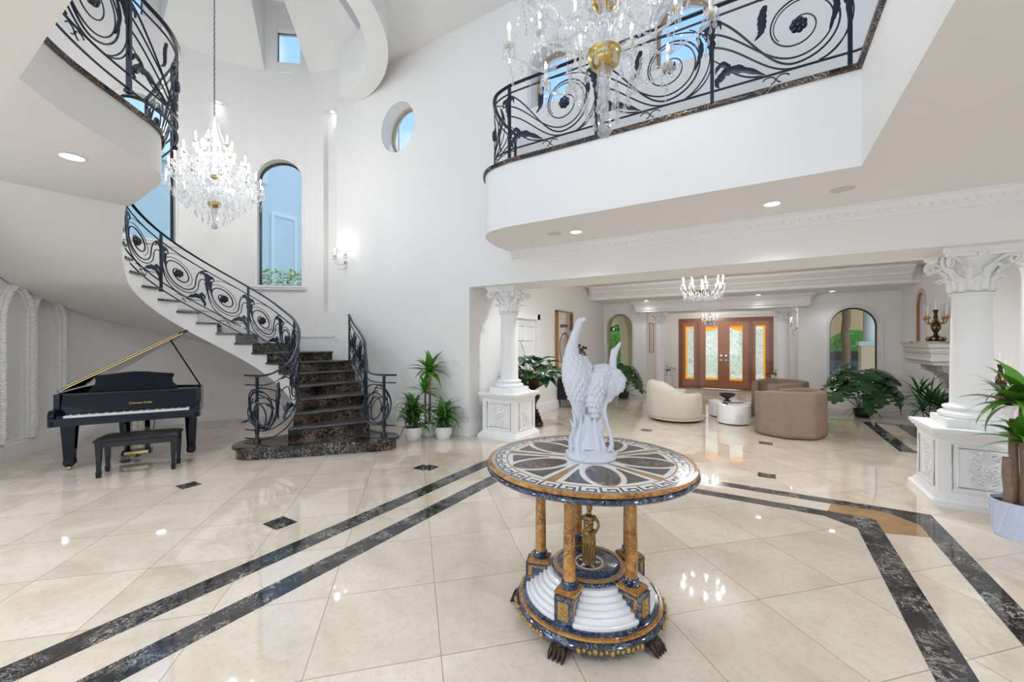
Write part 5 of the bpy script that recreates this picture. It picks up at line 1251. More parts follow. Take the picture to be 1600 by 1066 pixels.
for a, z, nm in ((105.6, 6.75, 'small recessed light at the top of the tall wall niche beside the sconce'), (156, 6.75, 'small recessed light at the top of the niche behind the tower chandelier')):
    x, y = tower(D(a), .08); downlight(nm, (x, y, z), 1.6, 90, .045)
for x, y, nm in ((.65, 4.95, 'round white ceiling speaker at the right of the gallery underside'), (-2.37, 4.97, 'round white ceiling speaker beside the smoke detector')):
    o = thing('ceiling_speaker', nm, 'speaker', (x, y, ZS)); MB().lathe([(.115, 0), (.118, -.004), (.105, -.007), (.100, -.004), (.115, 0)], seg=36).build('bezel', 'trim_paint', o); MB().lathe([(1e-5, -.0045), (.101, -.0045), (.101, -.001), (1e-5, -.001)], seg=36).build('grille', 'grille_grey', o)
o = thing('smoke_detector', 'small round smoke detector under the rounded end of the gallery', 'smoke detector', (-2.84, 5.11, ZS)); MB().lathe([(.055, 0), (.055, -.012), (.04, -.02), (.038, -.034), (1e-5, -.036)], seg=24).build('housing', 'switch_plastic', o)
MB().lathe([(.0405, -.022), (.043, -.024), (.0405, -.026), (.0405, -.022)], seg=24).build('vent_ring', 'grille_grey', o)
vt = thing('air_vent', 'dark slot air vent in the low living room soffit', 'vent', (-.55, 11.95, 2.85)); MB().box(-.22, -.03, -.006, .22, .03, 0).build('frame', 'trim_paint', vt, smooth=0); MB().box(-.20, -.02, -.0075, .20, .02, -.006).build('slot', 'vent_dark', vt, smooth=0)
def plate(label, loc, rz, w=.075, h=.115, n=1):
    o = thing('light_switch', label, 'light switch', loc, rz)
    MB().box(0, -w/2, -h/2, .007, w/2, h/2).build('cover_plate', 'switch_plastic', o, smooth=0)
    for i in range(n): y = -w/2+w*(i+.5)/n; MB().box(.007, y-.016, -.033, .011, y+.016, .033).build('rocker', 'ceramic_white', o, smooth=0)
plate('three-gang white light switch on the foyer wall right of the dracaena plants', (-4.66, YW, 1.27), D(-90), .17, .115, 3)
plate('single white light switch on the return wall beside the left column', (-4.35, 6.0, 1.22), 0)
plate('white double light switch on the back wall right of the left arched window', (-3.22, 12.8, 1.55), D(-90), .12, .115, 2)
for a, nm in ((D(146), 'white wall outlet plate on the curved wall behind the piano lid'),):
    x, y = tower(a, 0); plate(nm, (x, y, 1.45), a+PI)
for x, y, rz, nm in ((-9.55, 2.35, D(10), 'bronze floor grille near the gothic wall panels'), (-9.1, 4.35, D(-45), 'bronze floor grille near the foot of the curved wall behind the piano')):
    o = thing('floor_grille', nm, 'floor vent', (x, y, 0), rz); MB().box(-.16, -.055, 0, .16, .055, .004).build('frame', 'brown_onyx', o, smooth=0)
    mb = MB()
    for i in range(12): mb.box(-.145+.024*i, -.045, .004, -.133+.024*i, .045, .0055)
    mb.build('bars', 'vent_dark', o, smooth=0)
# ================================================================== plants
def strap(mb, base, az, length, width, lift, droop, seg=9, keel=.25, roll=0):
    """long arching leaf"""
    ca, sa = math.cos(az), math.sin(az); i0 = len(mb.v); x, z, ang = 0, 0, lift
    for i in range(seg+1):
        t = i/seg; w = width*(.35+.65*math.sin(PI*min(1, t*1.15+.12)))*(1-t**5)*.5+.0008
        px, py, pz = base[0]+x*ca, base[1]+x*sa, base[2]+z
        for u, dz in ((-1, keel), (0, 0), (1, keel)): mb.v.append((px-u*w*sa, py+u*w*ca, pz+dz*w+roll*u*w))
        st = length/seg; x += math.cos(ang)*st; z += math.sin(ang)*st; ang -= droop/seg*(.5+t)
    for i in range(seg):
        for j in range(2): mb.f.append((i0+i*3+j, i0+i*3+j+1, i0+(i+1)*3+j+1, i0+(i+1)*3+j))
def rosette_leaves(mb, c, n, L_, w, rng, lift=(.2, 1.4), droop=(.8, 2.0)):
    for k in range(n):
        t = k/n; strap(mb, (c[0], c[1], c[2]+.03*t), k*2.399+rng.uniform(-.2, .2), L_*rng.uniform(.75, 1.1), w*rng.uniform(.8, 1.1), lerp(lift[0], lift[1], t)+rng.uniform(-.15, .15), rng.uniform(*droop), roll=rng.uniform(-.3, .3))
def pot_mb(r, h, lip=.012, taper=.8): return MB().lathe([(r*taper*.9, 0), (r*taper, .01), (r*.97, h*.55), (r, h-.02), (r+.004, h), (r-lip, h), (r-lip, h-.035), (1e-5, h-.036)], seg=36)
def potted(name, label, loc, pot, potmat, cat='plant', group=None):
    o = thing(name, label, cat, loc, 0, group)
    if pot:
        r, h, tp = pot; pot_mb(r, h, taper=tp).build('pot', potmat, o); MB().lathe([(1e-5, h-.03), (r*.93, h-.03), (r*.93, h-.034), (1e-5, h-.034)], seg=24).build('soil', 'soil', o)
    return o
R_ = random.Random(11)
# three dracaenas by the stair
o = potted('potted_dracaena', 'bushy green dracaena in a round white pot nearest the bottom stair step', (-5.02, 5.02, 0), (.165, .22, .72), 'ceramic_white')
f = MB(); st_ = MB()
for k in range(6):
    a = k*1.05; x, y = .07*math.cos(a), .07*math.sin(a); h = .24+.13*(k % 3); st_.tube([(x*.6, y*.6, .17), (x, y, h)], .008, 6); rosette_leaves(f, (x, y, h), 10, .44, .075, R_, (.3, 1.45), (1.3, 2.8))
rosette_leaves(f, (-.02, -.02, .55), 9, .34, .07, R_, (.6, 1.5), (.5, 1.3)); st_.build('stem', 'green_stem', o); f.build('foliage', 'leaf_green', o)
o = potted('potted_dracaena', 'low spreading dark green dracaena in a white pot beside the wall end', (-4.64, 5.36, 0), (.15, .21, .75), 'ceramic_white')
f = MB(); st_ = MB()
for k in range(6):
    a = k*1.05+.4; x, y = .06*math.cos(a), .06*math.sin(a); h = .22+.10*(k % 3); st_.tube([(x*.6, y*.6, .17), (x, y, h)], .008, 6); rosette_leaves(f, (x, y, h), 10, .46, .065, R_, (.3, 1.4), (1.5, 2.9))
clamp(f, y1=.315); st_.build('stem', 'green_stem', o); f.build('foliage', 'leaf_green', o)
o = potted('potted_dracaena', 'tall cane dracaena with two leaf crowns behind the two bushy ones', (-5.02, 5.40, 0), (.14, .22, .85), 'ceramic_white')
MB().tube([(.02, 0, .16), (.03, .0, .6), (.025, 0, 1.12)], [.026, .022, .02], 10).build('trunk', 'bark', o); MB().tube([(-.05, -.02, .16), (-.06, -.02, .5), (-.06, -.02, .74)], .017, 8).build('trunk', 'bark', o)
f = MB(); rosette_leaves(f, (.025, 0, 1.12), 24, .44, .12, R_, (-.35, 1.45), (.4, 1.5)); clamp(f, y1=.28); f.build('foliage', 'leaf_bright', o)
f = MB(); rosette_leaves(f, (-.06, -.02, .74), 16, .38, .09, R_, (-.1, 1.5), (.5, 1.6)); clamp(f, y1=.28); f.build('foliage', 'leaf_bright', o)
# corn plant at the right edge
o = thing('potted_dracaena', 'broad-leaved dracaena with thick canes in a pale tapered pot at the right edge', 'plant', (1.85, 5.19, 0))
pp = MB().lathe([(.128, 0), (.132, .008), (.165, .30), (.168, .305), (.158, .305), (.156, .27), (1e-5, .27)], seg=40)
for k in range(18):
    a = 2*PI*k/18; pp.tube([pol(.134+.030*t, a+.55*t, .01+.28*t) for t in [i/6 for i in range(7)]], .006, 5)
pp.build('pot', 'ceramic_blue', o); MB().lathe([(1e-5, .275), (.155, .275), (.155, .272), (1e-5, .272)], seg=24).build('soil', 'soil', o)
for i, (x, y, h, r) in enumerate(((-.065, -.01, .66, .030), (.045, .01, 1.14, .036), (.0, .07, .98, .028))):
    tr_ = MB().tube([(x, y, .25), (x+.006, y, .25+(h-.25)*.33), (x-.004, y, .25+(h-.25)*.66), (x, y, h)], [r, r*.97, r*1.02, r*.97], 14).lathe([(r*.97, h-.004), (r*.8, h+.004), (1e-5, h+.004)], (x, y, 0), 14); tr_.build('cane', 'bark', o)
f = MB(); rosette_leaves(f, (.02, -.03, .80), 17, .35, .12, R_, (-.1, 1.45), (.6, 1.7)); f.build('foliage', 'leaf_bright', o)
f = MB(); rosette_leaves(f, (.035, -.02, 1.14), 28, .43, .12, R_, (-.35, 1.45), (.5, 2.0)); f.build('foliage', 'leaf_bright', o)
f = MB(); rosette_leaves(f, (-.02, .03, 1.10), 10, .42, .10, R_, (.1, 1.2), (.8, 1.7)); f.build('foliage', 'leaf_green', o)
# peace lily in its urn
ur = thing('bronze_urn', 'dark bronze urn with gilt mounts on an ornate stand behind the left column pedestal', 'urn', (-3.86, 7.12, 0))
st2 = MB().lathe([(.20, 0), (.21, .03), (.19, .06), (.15, .09), (.10, .16), (.07, .30), (.06, .42), (.09, .48), (.12, .52), (.14, .56), (.14, .60), (1e-5, .60)], seg=28)
for k in range(9):
    a = 2*PI*k/9
    for q in range(5): st2.ball(pol(.17-.02*q, a+.2*q, .05+.06*q), .035-.003*q, 8, 6)
st2.build('stand', 'dark_bronze', ur)
MB().lathe([(.085, .60), (.09, .615), (.05, .64), (.035, .68), (.05, .71), (.12, .75), (.22, .82), (.27, .88), (.285, .92), (.275, .93), (.25, .92), (.20, .86), (1e-5, .85)], seg=36, sx=1.1, sy=.8).build('bowl', 'dark_bronze', ur)
gm = MB()
for a in (-PI/2, PI/2, -PI/2+.9, PI+.0, 0): p = (.27*1.1*math.cos(a), .27*.8*math.sin(a), .87); gm.ball(p, .032, 10, 8, sz=1.6).ball((p[0], p[1], p[2]+.055), .02, 8, 6)
gm.build('gilt_mounts', 'antique_bronze', ur)
MB().lathe([(1e-5, .905), (.235, .905), (.235, .895), (1e-5, .895)], seg=28, sx=1.1, sy=.8).build('soil', 'soil', ur)
def broad(mb, base, az, petiole, length, width, lift, droop, stem=None, tilt=.5):
    ca, sa = math.cos(az), math.sin(az); p0 = Vector(base); p1 = p0+Vector((ca*math.cos(lift), sa*math.cos(lift), math.sin(lift)))*petiole
    if stem is not None: stem.tube([p0, p0.lerp(p1, .5)+Vector((0, 0, petiole*.08)), p1], [.006, .005, .004], 5)
    i0 = len(mb.v); x = z = 0; ang = lift*tilt; n = 9
    for i in range(n+1):
        t = i/n; w = width*.5*(math.sin(PI*t**.75))**.9*(1-.25*t)+.001
        for u, d in ((-1, .22), (-.5, .04), (0, 0), (.5, .04), (1, .22)): mb.v.append((p1.x+x*ca-u*w*sa, p1.y+x*sa+u*w*ca, p1.z+z+d*w))
        x += math.cos(ang)*length/n; z += math.sin(ang)*length/n; ang -= droop/n
    for i in range(n):
        for j in range(4): mb.f.append((i0+i*5+j, i0+i*5+j+1, i0+(i+1)*5+j+1, i0+(i+1)*5+j))
pl4 = thing('peace_lily', 'glossy dark green peace lily growing out of the bronze urn', 'plant', (-3.86, 7.12, .906))
f = MB(); st_ = MB()
for k in range(40):
    t = k/40; broad(f, (.10*math.cos(k*2.4), .08*math.sin(k*2.4), 0), k*2.399, R_.uniform(.12, .28)+.12*t, R_.uniform(.32, .44), R_.uniform(.24, .32), lerp(.15, 1.45, t), R_.uniform(1.0, 2.1), st_)
broad(f, (-.1, 0, 0), D(200), .52, .30, .09, 1.4, .3, st_, .95)
broad(f, (.1, 0, .0), D(20), .36, .34, .13, .1, 1.3, st_, 1.0)
clamp(f, x0=-.47); f.build('foliage', 'leaf_dark', pl4); st_.build('stems', 'green_stem', pl4)
fl = MB()
for x, y, z in ((-.02, -.12, .22), (.09, -.14, .17), (-.16, -.06, .25)): fl.ball((x, y, z), .022, 8, 6, sx=.7, sy=.5, sz=1.6)
fl.build('flowers', 'petal_white', pl4)
# monsteras
def monstera_leaf(mb, p, az, tilt, size, rng):
    pts = [(0, 0)]; side = [(.10, -.16), (.32, -.20), (.46, -.06), (.50, .09), (.19, .17), (.22, .24), (.54, .23), (.52, .37), (.17, .37), (.20, .44), (.50, .48), (.44, .60), (.15, .57), (.17, .64), (.36, .73), (.26, .84), (.11, .77), (.12, .92), (0, 1.0)]
    R2 = [(x, y) for x, y in side]; Lf = [(-x, y) for x, y in side]; mid = [(0, y) for x, y in side]
    ca, sa = math.cos(az), math.sin(az); ct, st3 = math.cos(tilt), math.sin(tilt); i0 = len(mb.v)
    def put(x, y):
        y2 = y-.15; bend = -.32*max(0, y2)**2-.25*abs(x)**1.6
        d, h = y2*ct-bend*st3, y2*st3+bend*ct
        mb.v.append((p[0]+size*(d*ca-x*sa), p[1]+size*(d*sa+x*ca), p[2]+size*h))
    n = len(side)
    for (x, y) in side: put(x, y); put(0, y if y > -.05 else 0); put(-x, y)
    for i in range(n-1):
        a, b = i0+3*i, i0+3*(i+1)
        mb.f.append((a, a+1, b+1, b)); mb.f.append((a+1, a+2, b+2, b+1))
def monstera(label, loc, n, rad, hgt, size, seed):
    o = thing('monstera', label, 'plant', loc); rng = random.Random(seed); f = MB(); s_ = MB()
    pot_mb(.16, .17, taper=.8).build('pot', 'dark_stoneware', o); MB().lathe([(1e-5, .14), (.148, .14), (.148, .137), (1e-5, .137)], seg=20).build('soil', 'soil', o)
    for k in range(n):
        t = (k+.5)/n; az = k*2.399+rng.uniform(-.3, .3); r = rad*math.sqrt(1-.75*t)*rng.uniform(.75, 1.05); z = lerp(.32, hgt, t**.8)*rng.uniform(.9, 1.08)
        p = (r*math.cos(az), r*math.sin(az)*.6, z); s_.tube(catmull([(0.03*math.cos(az), .03*math.sin(az), .14), (p[0]*.4, p[1]*.4, z*.75), (p[0]*.95, p[1]*.95, z)], 5), .007, 5)
        monstera_leaf(f, p, az, rng.uniform(-1.35, -.55)+.35*t, size*rng.uniform(.75, 1.15), rng)
    for k in range(5): a = k*1.3; s_.tube([(.08*math.cos(a), .08*math.sin(a), .2), (.26*math.cos(a), .2*math.sin(a), .10), (.34*math.cos(a), .25*math.sin(a), .003)], .005, 5)
    f.build('foliage', 'leaf_dark', o); s_.build('stems', 'green_stem', o); return o
monstera('large sprawling split-leaf monstera on the floor under the right arched window', (1.88, 11.70, 0), 27, .78, 1.12, .45, 4)
monstera('smaller split-leaf monstera on the floor under the left arched window', (-3.45, 11.9, 0), 24, .62, .92, .36, 9)
# dark palm by the fireplace
o = thing('potted_palm', 'thin-leaved dark palm on the floor beside the stone fireplace', 'plant', (2.25, 8.93, 0))
pot_mb(.16, .26).build('pot', 'dark_stoneware', o); f = MB(); s_ = MB()
for k in range(5):
    a = k*1.26; h = .55+.12*(k % 3); x, y = .12*math.cos(a), .12*math.sin(a); s_.tube([(x*.3, y*.3, .22), (x, y, h)], .012, 6); rosette_leaves(f, (x, y, h), 26, .50, .034, R_, (-.3, 1.45), (.5, 1.6))
clamp(f, x1=.33); f.build('foliage', 'leaf_dark', o); s_.build('stem', 'bark', o)
# potted plants on stands at the front doors
for x, y, nm, fl_ in ((-2.62, 14.1, 'small white orchid on a plant stand left of the front doors', True), (.30, 14.05, 'small glossy plant on a plant stand right of the front doors', False)):
    zt = .45; sd = thing('plant_stand', 'white cylindrical plant stand %s the front doors' % ('left of' if fl_ else 'right of'), 'plant stand', (x, y, .12))
    MB().lathe([(.15, 0), (.15, .02), (.13, .04), (.13, zt-.04), (.15, zt-.02), (.15, zt), (1e-5, zt)], seg=28).build('drum', 'lacquer_white', sd)
    o = thing('orchid' if fl_ else 'potted_plant', nm, 'plant', (x, y, .12+zt)); pot_mb(.085, .13).build('pot', 'ceramic_white', o); f = MB(); s_ = MB()
    for k in range(16): broad(f, (0, 0, .10), k*2.4, .05+.1*(k % 3)/2, .22, .06, .3+.9*k/16, 1.2, s_)
    f.build('foliage', 'leaf_dark', o)
    if fl_:
        s_.tube([(0, 0, .1), (-.03, 0, .4), (-.10, 0, .52)], .004, 5); p = MB()
        for q in range(5): p.ball((-.03-.018*q, -.01, .42+.025*q), .024, 8, 6, sy=.4)
        p.build('flowers', 'petal_white', o)
    s_.build('stems', 'green_stem', o)
# leafy bed outside the tower window
cx_, cy_ = tower(D(130.5), .75); o = thing('window_plants', 'bright yellow-green leafy plants outside the lower tower window', 'plant', (cx_, cy_, 2.98))
f = MB()
for k in range(420):
    a = R_.uniform(-.85, .85); x, y = a*math.sin(D(130.5))*-1, a*math.cos(D(130.5)); broad(f, (x+R_.uniform(-.15, .15), y+R_.uniform(-.15, .15), -.05+R_.uniform(0, .40)), R_.uniform(0, 6.28), .03, .12, .06, R_.uniform(.2, 1.4), R_.uniform(.2, 1.2))
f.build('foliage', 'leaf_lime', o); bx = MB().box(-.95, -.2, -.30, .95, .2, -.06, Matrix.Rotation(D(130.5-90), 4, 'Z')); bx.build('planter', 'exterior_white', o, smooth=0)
# ================================================================== living room furniture
def shell(mb, phi0, r_out, r_in, z0, htop, n=60, round_=.05):
    """padded wall wrapped round a seat: open for |phi| < phi0 (phi = 0 is the front). r_out(phi), r_in(phi), htop(phi)"""
    rows = []
    for i in range(n+1):
        ph_ = phi0+(2*PI-2*phi0)*i/n; ro_, ri_, h = r_out(ph_), r_in(ph_), htop(ph_); e = min(round_, (ro_-ri_)*.48)
        P = [(ro_-.02, z0), (ro_, z0+.04), (ro_, h-e*1.2)]+[(ro_-e+e*math.cos(t), h-e*1.2+e*1.2*math.sin(t)) for t in (PI/6, PI/3, PI/2)]
        P += [(ri_+e+e*math.cos(t), h-e*1.2+e*1.2*math.sin(t)) for t in (PI/2+.001, 2*PI/3, 5*PI/6, PI)]+[(ri_, z0+.25), (ri_, z0)]
        rows.append([(r*math.cos(ph_), r*math.sin(ph_), z) for r, z in P])
    m = len(rows[0]); i0 = len(mb.v)
    for r in rows: mb.v += r
    for k in range(n):
        for j in range(m): mb.f.append((i0+k*m+j, i0+k*m+(j+1) % m, i0+(k+1)*m+(j+1) % m, i0+(k+1)*m+j))
    mb.f.append(tuple(i0+j for j in range(m))); mb.f.append(tuple(i0+n*m+j for j in range(m-1, -1, -1))); return mb
def pad(mb, r, z0, z1, e, n=40, sx=1, sy=1, cx=0):
    return mb.lathe([(1e-5, z0), (r-e, z0), (r-.3*e, z0+.3*e), (r, z0+e), (r, z1-e), (r-.3*e, z1-.3*e), (r-e, z1), (1e-5, z1+.015)], (cx, 0, 0), n, sx=sx, sy=sy)
sm = lambda a, b, x: (lambda t: t*t*(3-2*t))(max(0, min(1, (x-a)/(b-a))))
cc = thing('swivel_armchair', 'round cream boucle swivel armchair left of the white drum tables', 'armchair', (-1.58, 9.28, 0), D(28))
dev = lambda p: abs(PI-p)
sh = shell(MB(), D(42), lambda p: .59-.03*sm(1.2, 2.3, dev(p)), lambda p: .35+.04*sm(1.4, 2.2, dev(p)), .09, lambda p: lerp(.83, .60, sm(.6, 1.75, dev(p))), 64, .13)
sh.build('backrest', 'boucle', cc, smooth=70); pad(MB(), .45, .14, .42, .08, cx=.06).build('seat', 'boucle', cc, smooth=70)
MB().lathe([(.50, .03), (.555, .05), (.575, .10), (1e-5, .10)], seg=40).build('lower_frame', 'boucle', cc); MB().lathe([(1e-5, 0), (.40, 0), (.46, .012), (.46, .03), (1e-5, .03)], seg=40).build('swivel_base', 'black_wood', cc)
def octr(R):
    def f(p):
        k = PI/4; a = ((p+k/2) % k)-k/2; r = R*math.cos(k/2)/math.cos(a); return min(r, R*.985)
    return f
def tub(label, loc, rz):
    o = thing('tub_armchair', label, 'armchair', loc, rz, None); fo, fi = octr(.57), octr(.43)
    shell(MB(), D(42), fo, fi, .02, lambda p: .80-.05*sm(1.5, 2.3, dev(p)), 96, .035).build('backrest', 'brown_velvet', o, smooth=25)
    mb = MB(); P = [(fo(a)*.80*math.cos(a)+.04, fo(a)*.80*math.sin(a)) for a in [2*PI*i/48 for i in range(48)]]
    mb.prism(P, .18, .43); mb.build('seat', 'brown_velvet', o, smooth=25)
    P = [(fo(a)*.94*math.cos(a), fo(a)*.94*math.sin(a)) for a in [2*PI*i/48 for i in range(48)]]; MB().prism(P, .015, .2).build('lower_frame', 'brown_velvet', o, smooth=25)
    P = [(fo(a)*.85*math.cos(a), fo(a)*.85*math.sin(a)) for a in [2*PI*i/48 for i in range(48)]]; MB().prism(P, 0, .02).build('plinth', 'black_wood', o, smooth=25)
    return o
tub('nearer brown velvet tub armchair, seen from behind, right of the white drum tables', (.40, 8.85, 0), D(150)); tub('brown velvet tub armchair farther back, nearer the front doors', (.30, 10.75, 0), D(205))
def drum(label, loc, r, h):
    o = thing('drum_table', label, 'side table', loc); MB().lathe([(r-.012, .018), (r, .03), (r, h-.012), (r-.004, h-.003), (r-.012, h), (1e-5, h)], seg=56).build('drum', 'lacquer_white', o); MB().lathe([(1e-5, 0), (r-.03, 0), (r-.03, .02), (1e-5, .02)], seg=40).build('plinth', 'black_wood', o); return o
drum('smaller white drum table in front, carrying a dark book', (-.50, 9.42, 0), .295, .385); drum('wider white drum table behind, carrying a dark footed bowl', (-.62, 10.28, 0), .42, .33)
bo = thing('coffee_table_book', 'dark hardback book lying on the smaller white drum table', 'book', (-.48, 9.42, .386), D(25)); MB().box(-.17, -.12, .003, .165, .12, .027).build('pages', 'candle_wax', bo, smooth=0)
MB().box(-.172, -.123, 0, .17, .123, .003).box(-.172, -.123, .027, .17, .123, .030).box(-.176, -.123, 0, -.172, .123, .03).build('cover', 'dark_stoneware', bo, smooth=0)
bw2 = thing('footed_bowl', 'dark ribbed footed bowl on the wider white drum table', 'bowl', (-.66, 10.24, .331)); b = MB().lathe([(.075, 0), (.08, .01), (.04, .03), (.035, .06), (.07, .085), (.13, .12), (.165, .165), (.160, .168), (.12, .13), (.05, .098), (1e-5, .095)], seg=36)
b.build('bowl', 'dark_stoneware', bw2)
rb = MB()
for k in range(18): a = 2*PI*k/18; rb.tube([pol(.045, a, .072), pol(.075, a, .086), pol(.132, a, .12), pol(.166, a, .165)], .008, 5)
rb.build('ribs', 'dark_stoneware', bw2)
# console, painting, vase and dried flowers along the left wall
co = thing('console_cabinet', 'black console cabinet on thin legs against the left living room wall', 'cabinet', (-4.12, 10.0, 0))
MB().box(-.21, -.75, .22, .21, .75, .78).build('body', 'black_wood', co, smooth=0)
for y0, y1 in ((-.74, -.005), (.005, .74)):
    dd = MB().box(.21, y0, .235, .226, y1, .765).build('cabinet_door', 'black_wood', co, smooth=0); MB().ball((.235, (y1-.06 if y0 < 0 else y0+.06), .5), .013, 10, 8).build('knob', 'brass', dd)
for x in (-.17, .17):
    for y in (-.68, .68): MB().tube([(x, y, 0), (x, y, .22)], [.010, .016], 8).build('leg', 'black_wood', co)
pt = thing('framed_painting', 'tall abstract painting in a deep oak frame on the left living room wall', 'painting', (-4.345, 9.62, .98))
fr2 = MB(); w, h = .47, 1.44
for y0, y1, z0, z1 in ((-w, -w+.03, 0, h), (w-.03, w, 0, h), (-w, w, 0, .03), (-w, w, h-.03, h)): fr2.box(0, y0, z0, .085, y1, z1)
fr2.build('frame', 'oak', pt, smooth=0); cv = MB().box(0, -w+.03, .03, .055, w-.03, h-.03).build('canvas', 'canvas_cream', pt, smooth=0)
def flat(pts, mat, d): MB().prism(pts, 0, .0015+d, Matrix.Translation((.055, 0, 0)) @ Matrix(((0, 0, 1, 0), (1, 0, 0, 0), (0, 1, 0, 0), (0, 0, 0, 1)))).build('paint_shape', mat, cv, smooth=0)
flat([(-.44, .75), (.0, .80), (.05, 1.40), (-.44, 1.40)], 'canvas_white', 0); flat([(.05, .55), (.30, .5), (.30, 1.40), (.07, 1.40)], 'canvas_pink', 0); flat([(.30, .95), (.44, .95), (.44, 1.40), (.30, 1.40)], 'canvas_grey', 0)
flat([(-.30, 1.02), (.18, 1.04), (.16, 1.12), (-.30, 1.10)], 'canvas_grey', .001)
MB().tube([(.058, -.02+.30*math.cos(t), .50+.38*math.sin(t)) for t in [lerp(.6, 4.3, i/30) for i in range(31)]], .022, 6, squash=.2, up=(1, 0, 0)).tube([(.058, y, z) for y, z in ((.05, .95), (-.05, .6), (.15, .45), (.12, .75))], .012, 6, squash=.2, up=(1, 0, 0)).build('brush_stroke', 'canvas_grey', cv)
va_ = thing('glass_vase', 'clear glass bottle vase on the black console cabinet', 'vase', (-4.10, 10.58, .78)); MB().lathe([(1e-5, .004), (.07, .004), (.085, .03), (.085, .16), (.06, .22), (.025, .27), (.022, .36), (.032, .38)], seg=24).build('vessel', 'clear_glass', va_)
MB().lathe([(.03, .376), (.034, .38), (.03, .384), (.03, .376)], seg=20).build('lip', 'ceramic_white', va_)
dv = thing('dried_flowers', 'dark dried flower bunch in a dark vase on the black console cabinet', 'flowers', (-4.05, 10.05, .78)); MB().lathe([(1e-5, 0), (.06, 0), (.08, .08), (.05, .22), (.055, .27), (.04, .27), (1e-5, .25)], seg=20).build('vase', 'dark_stoneware', dv)
s_, f = MB(), MB()
for k in range(26):
    a = k*2.4; r = .17*math.sqrt((k+.5)/26); p = (r*math.cos(a), r*math.sin(a), .60+.11*math.sin(k*1.9)+.10*(1-r/.17)); s_.tube([(0, 0, .17), (p[0]*.4, p[1]*.4, .35), p], .004, 4)
    for q in range(5): b_ = q*1.26; f.ball((p[0]+.022*math.cos(b_), p[1]+.022*math.sin(b_), p[2]+.008*(q % 2)), .017, 6, 5)
s_.build('stems', 'bark', dv); f.build('flower_heads', 'dark_bronze', dv, kind='stuff')
# stone fireplace mantel with candelabra
fp = thing('fireplace_mantel', 'pale carved stone fireplace mantel with a glass-edged shelf on the right living room wall', 'fireplace', (2.745, 9.6, 0)); fo_ = (2.745, 9.6, 0)
MB().box(2.20, 8.85, 1.625, 2.745, 10.36, 1.655).build('shelf', 'clear_glass', fp, fo_, smooth=0); MB().box(2.22, 8.87, 1.60, 2.745, 10.34, 1.625).build('shelf_bed', 'stone_grey', fp, fo_, smooth=0)
mt_ = MB(); prof = [(0, 1.27), (.0, 1.27), (.02, 1.28), (.02, 1.32), (.055, 1.34), (.06, 1.365), (.04, 1.385), (.04, 1.45), (.06, 1.465), (.075, 1.50), (.055, 1.52), (.06, 1.545), (.085, 1.56), (.085, 1.60), (0, 1.60)]
mt_.sweep([(2.744, 10.25, 0), (2.31, 10.25, 0), (2.31, 8.96, 0), (2.744, 8.96, 0)], prof[1:], flip=1); mt_.box(2.31, 8.96, 1.27, 2.744, 10.25, 1.60)
mt_.build('entablature', 'stone_grey', fp, fo_, smooth=25)
for y in (9.98, 9.2):
    br = MB().prism([(0, .85), (.05, .85), (.08, 1.0), (.15, 1.10), (.30, 1.17), (.32, 1.27), (0, 1.27)], -.13, .13, Matrix.Translation((2.744, y, 0)) @ Matrix(((-1, 0, 0, 0), (0, 0, 1, 0), (0, 1, 0, 0), (0, 0, 0, 1)))); br.build('bracket', 'stone_grey', fp, fo_, smooth=0)
    MB().box(2.60, y-.12, 0, 2.744, y+.12, .76).build('jamb', 'stone_grey', fp, fo_, smooth=0)
MB().box(2.735, 9.32, 0, 2.744, 9.86, .95).build('firebox', 'vent_dark', fp, fo_, smooth=0)
def candelabrum(label, loc, rz, arms=4, s=1.0):
    o = thing('candelabrum', label, 'candelabrum', loc, rz)
    MB().lathe([(.11*s, 0), (.12*s, .02*s), (.10*s, .05*s), (.07*s, .07*s), (.03*s, .10*s), (.025*s, .14*s), (.055*s, .20*s), (.065*s, .26*s), (.04*s, .31*s), (.022*s, .34*s), (.03*s, .40*s), (.02*s, .46*s), (.03*s, .50*s), (.035*s, .53*s)], seg=24).build('stem', 'dark_bronze', o)
    lf = MB()
    for k in range(8): a = 2*PI*k/8; lf.ball(pol(.105*s, a, .04*s), .026*s, 8, 6, sz=1.3).ball(pol(.05*s, a, .23*s), .017*s, 8, 6, sz=1.8)
    lf.build('gilt_ornament', 'antique_bronze', o)
    pts = [(0, 0, .53*s)]
    for k in range(arms):
        a = 2*PI*k/arms+.4; r = .16*s; am = MB().tube(catmull([pol(.02*s, a, .38*s), pol(.07*s, a, .30*s), pol(.14*s, a, .31*s), pol(r, a, .38*s)], 6), .011*s, 8).lathe([(.012*s, .37*s), (.035*s, .385*s), (.037*s, .40*s), (.018*s, .40*s), (.018*s, .43*s), (1e-5, .43*s)], pol(r, a), 14); am.build('arm', 'antique_bronze', o); pts.append(pol(r, a, .43*s))
    for p in pts: MB().lathe([(.011*s, 0), (.0105*s, .17*s), (.003*s, .178*s)], p, 10).build('candle', 'candle_wax', o)
    if s > .9:
        gs2 = [MB().lathe([(.028, -.01), (.045, .05), (.036, .14), (.032, .20)], p, 14, cap=False).build('glass_shade', 'clear_glass', o) for p in pts[1:]]
    return o
candelabrum('bronze candelabrum with glass shades on the stone mantel shelf', (2.50, 9.62, 1.656), .3)
cs_ = thing('marble_pedestal', 'white marble pedestal in the right wall recess behind the column', 'pedestal', (2.50, 7.42, 0)); MB().prism([(-.17, -.17), (.17, -.17), (.17, .17), (-.17, .17)], 0, .08).build('plinth', 'white_marble', cs_, smooth=0)
MB().lathe([(.13, .08), (.14, .10), (.11, .14), (.10, .80), (.13, .86), (.15, .88), (.15, .92), (1e-5, .92)], seg=28).build('pillar', 'white_marble', cs_)
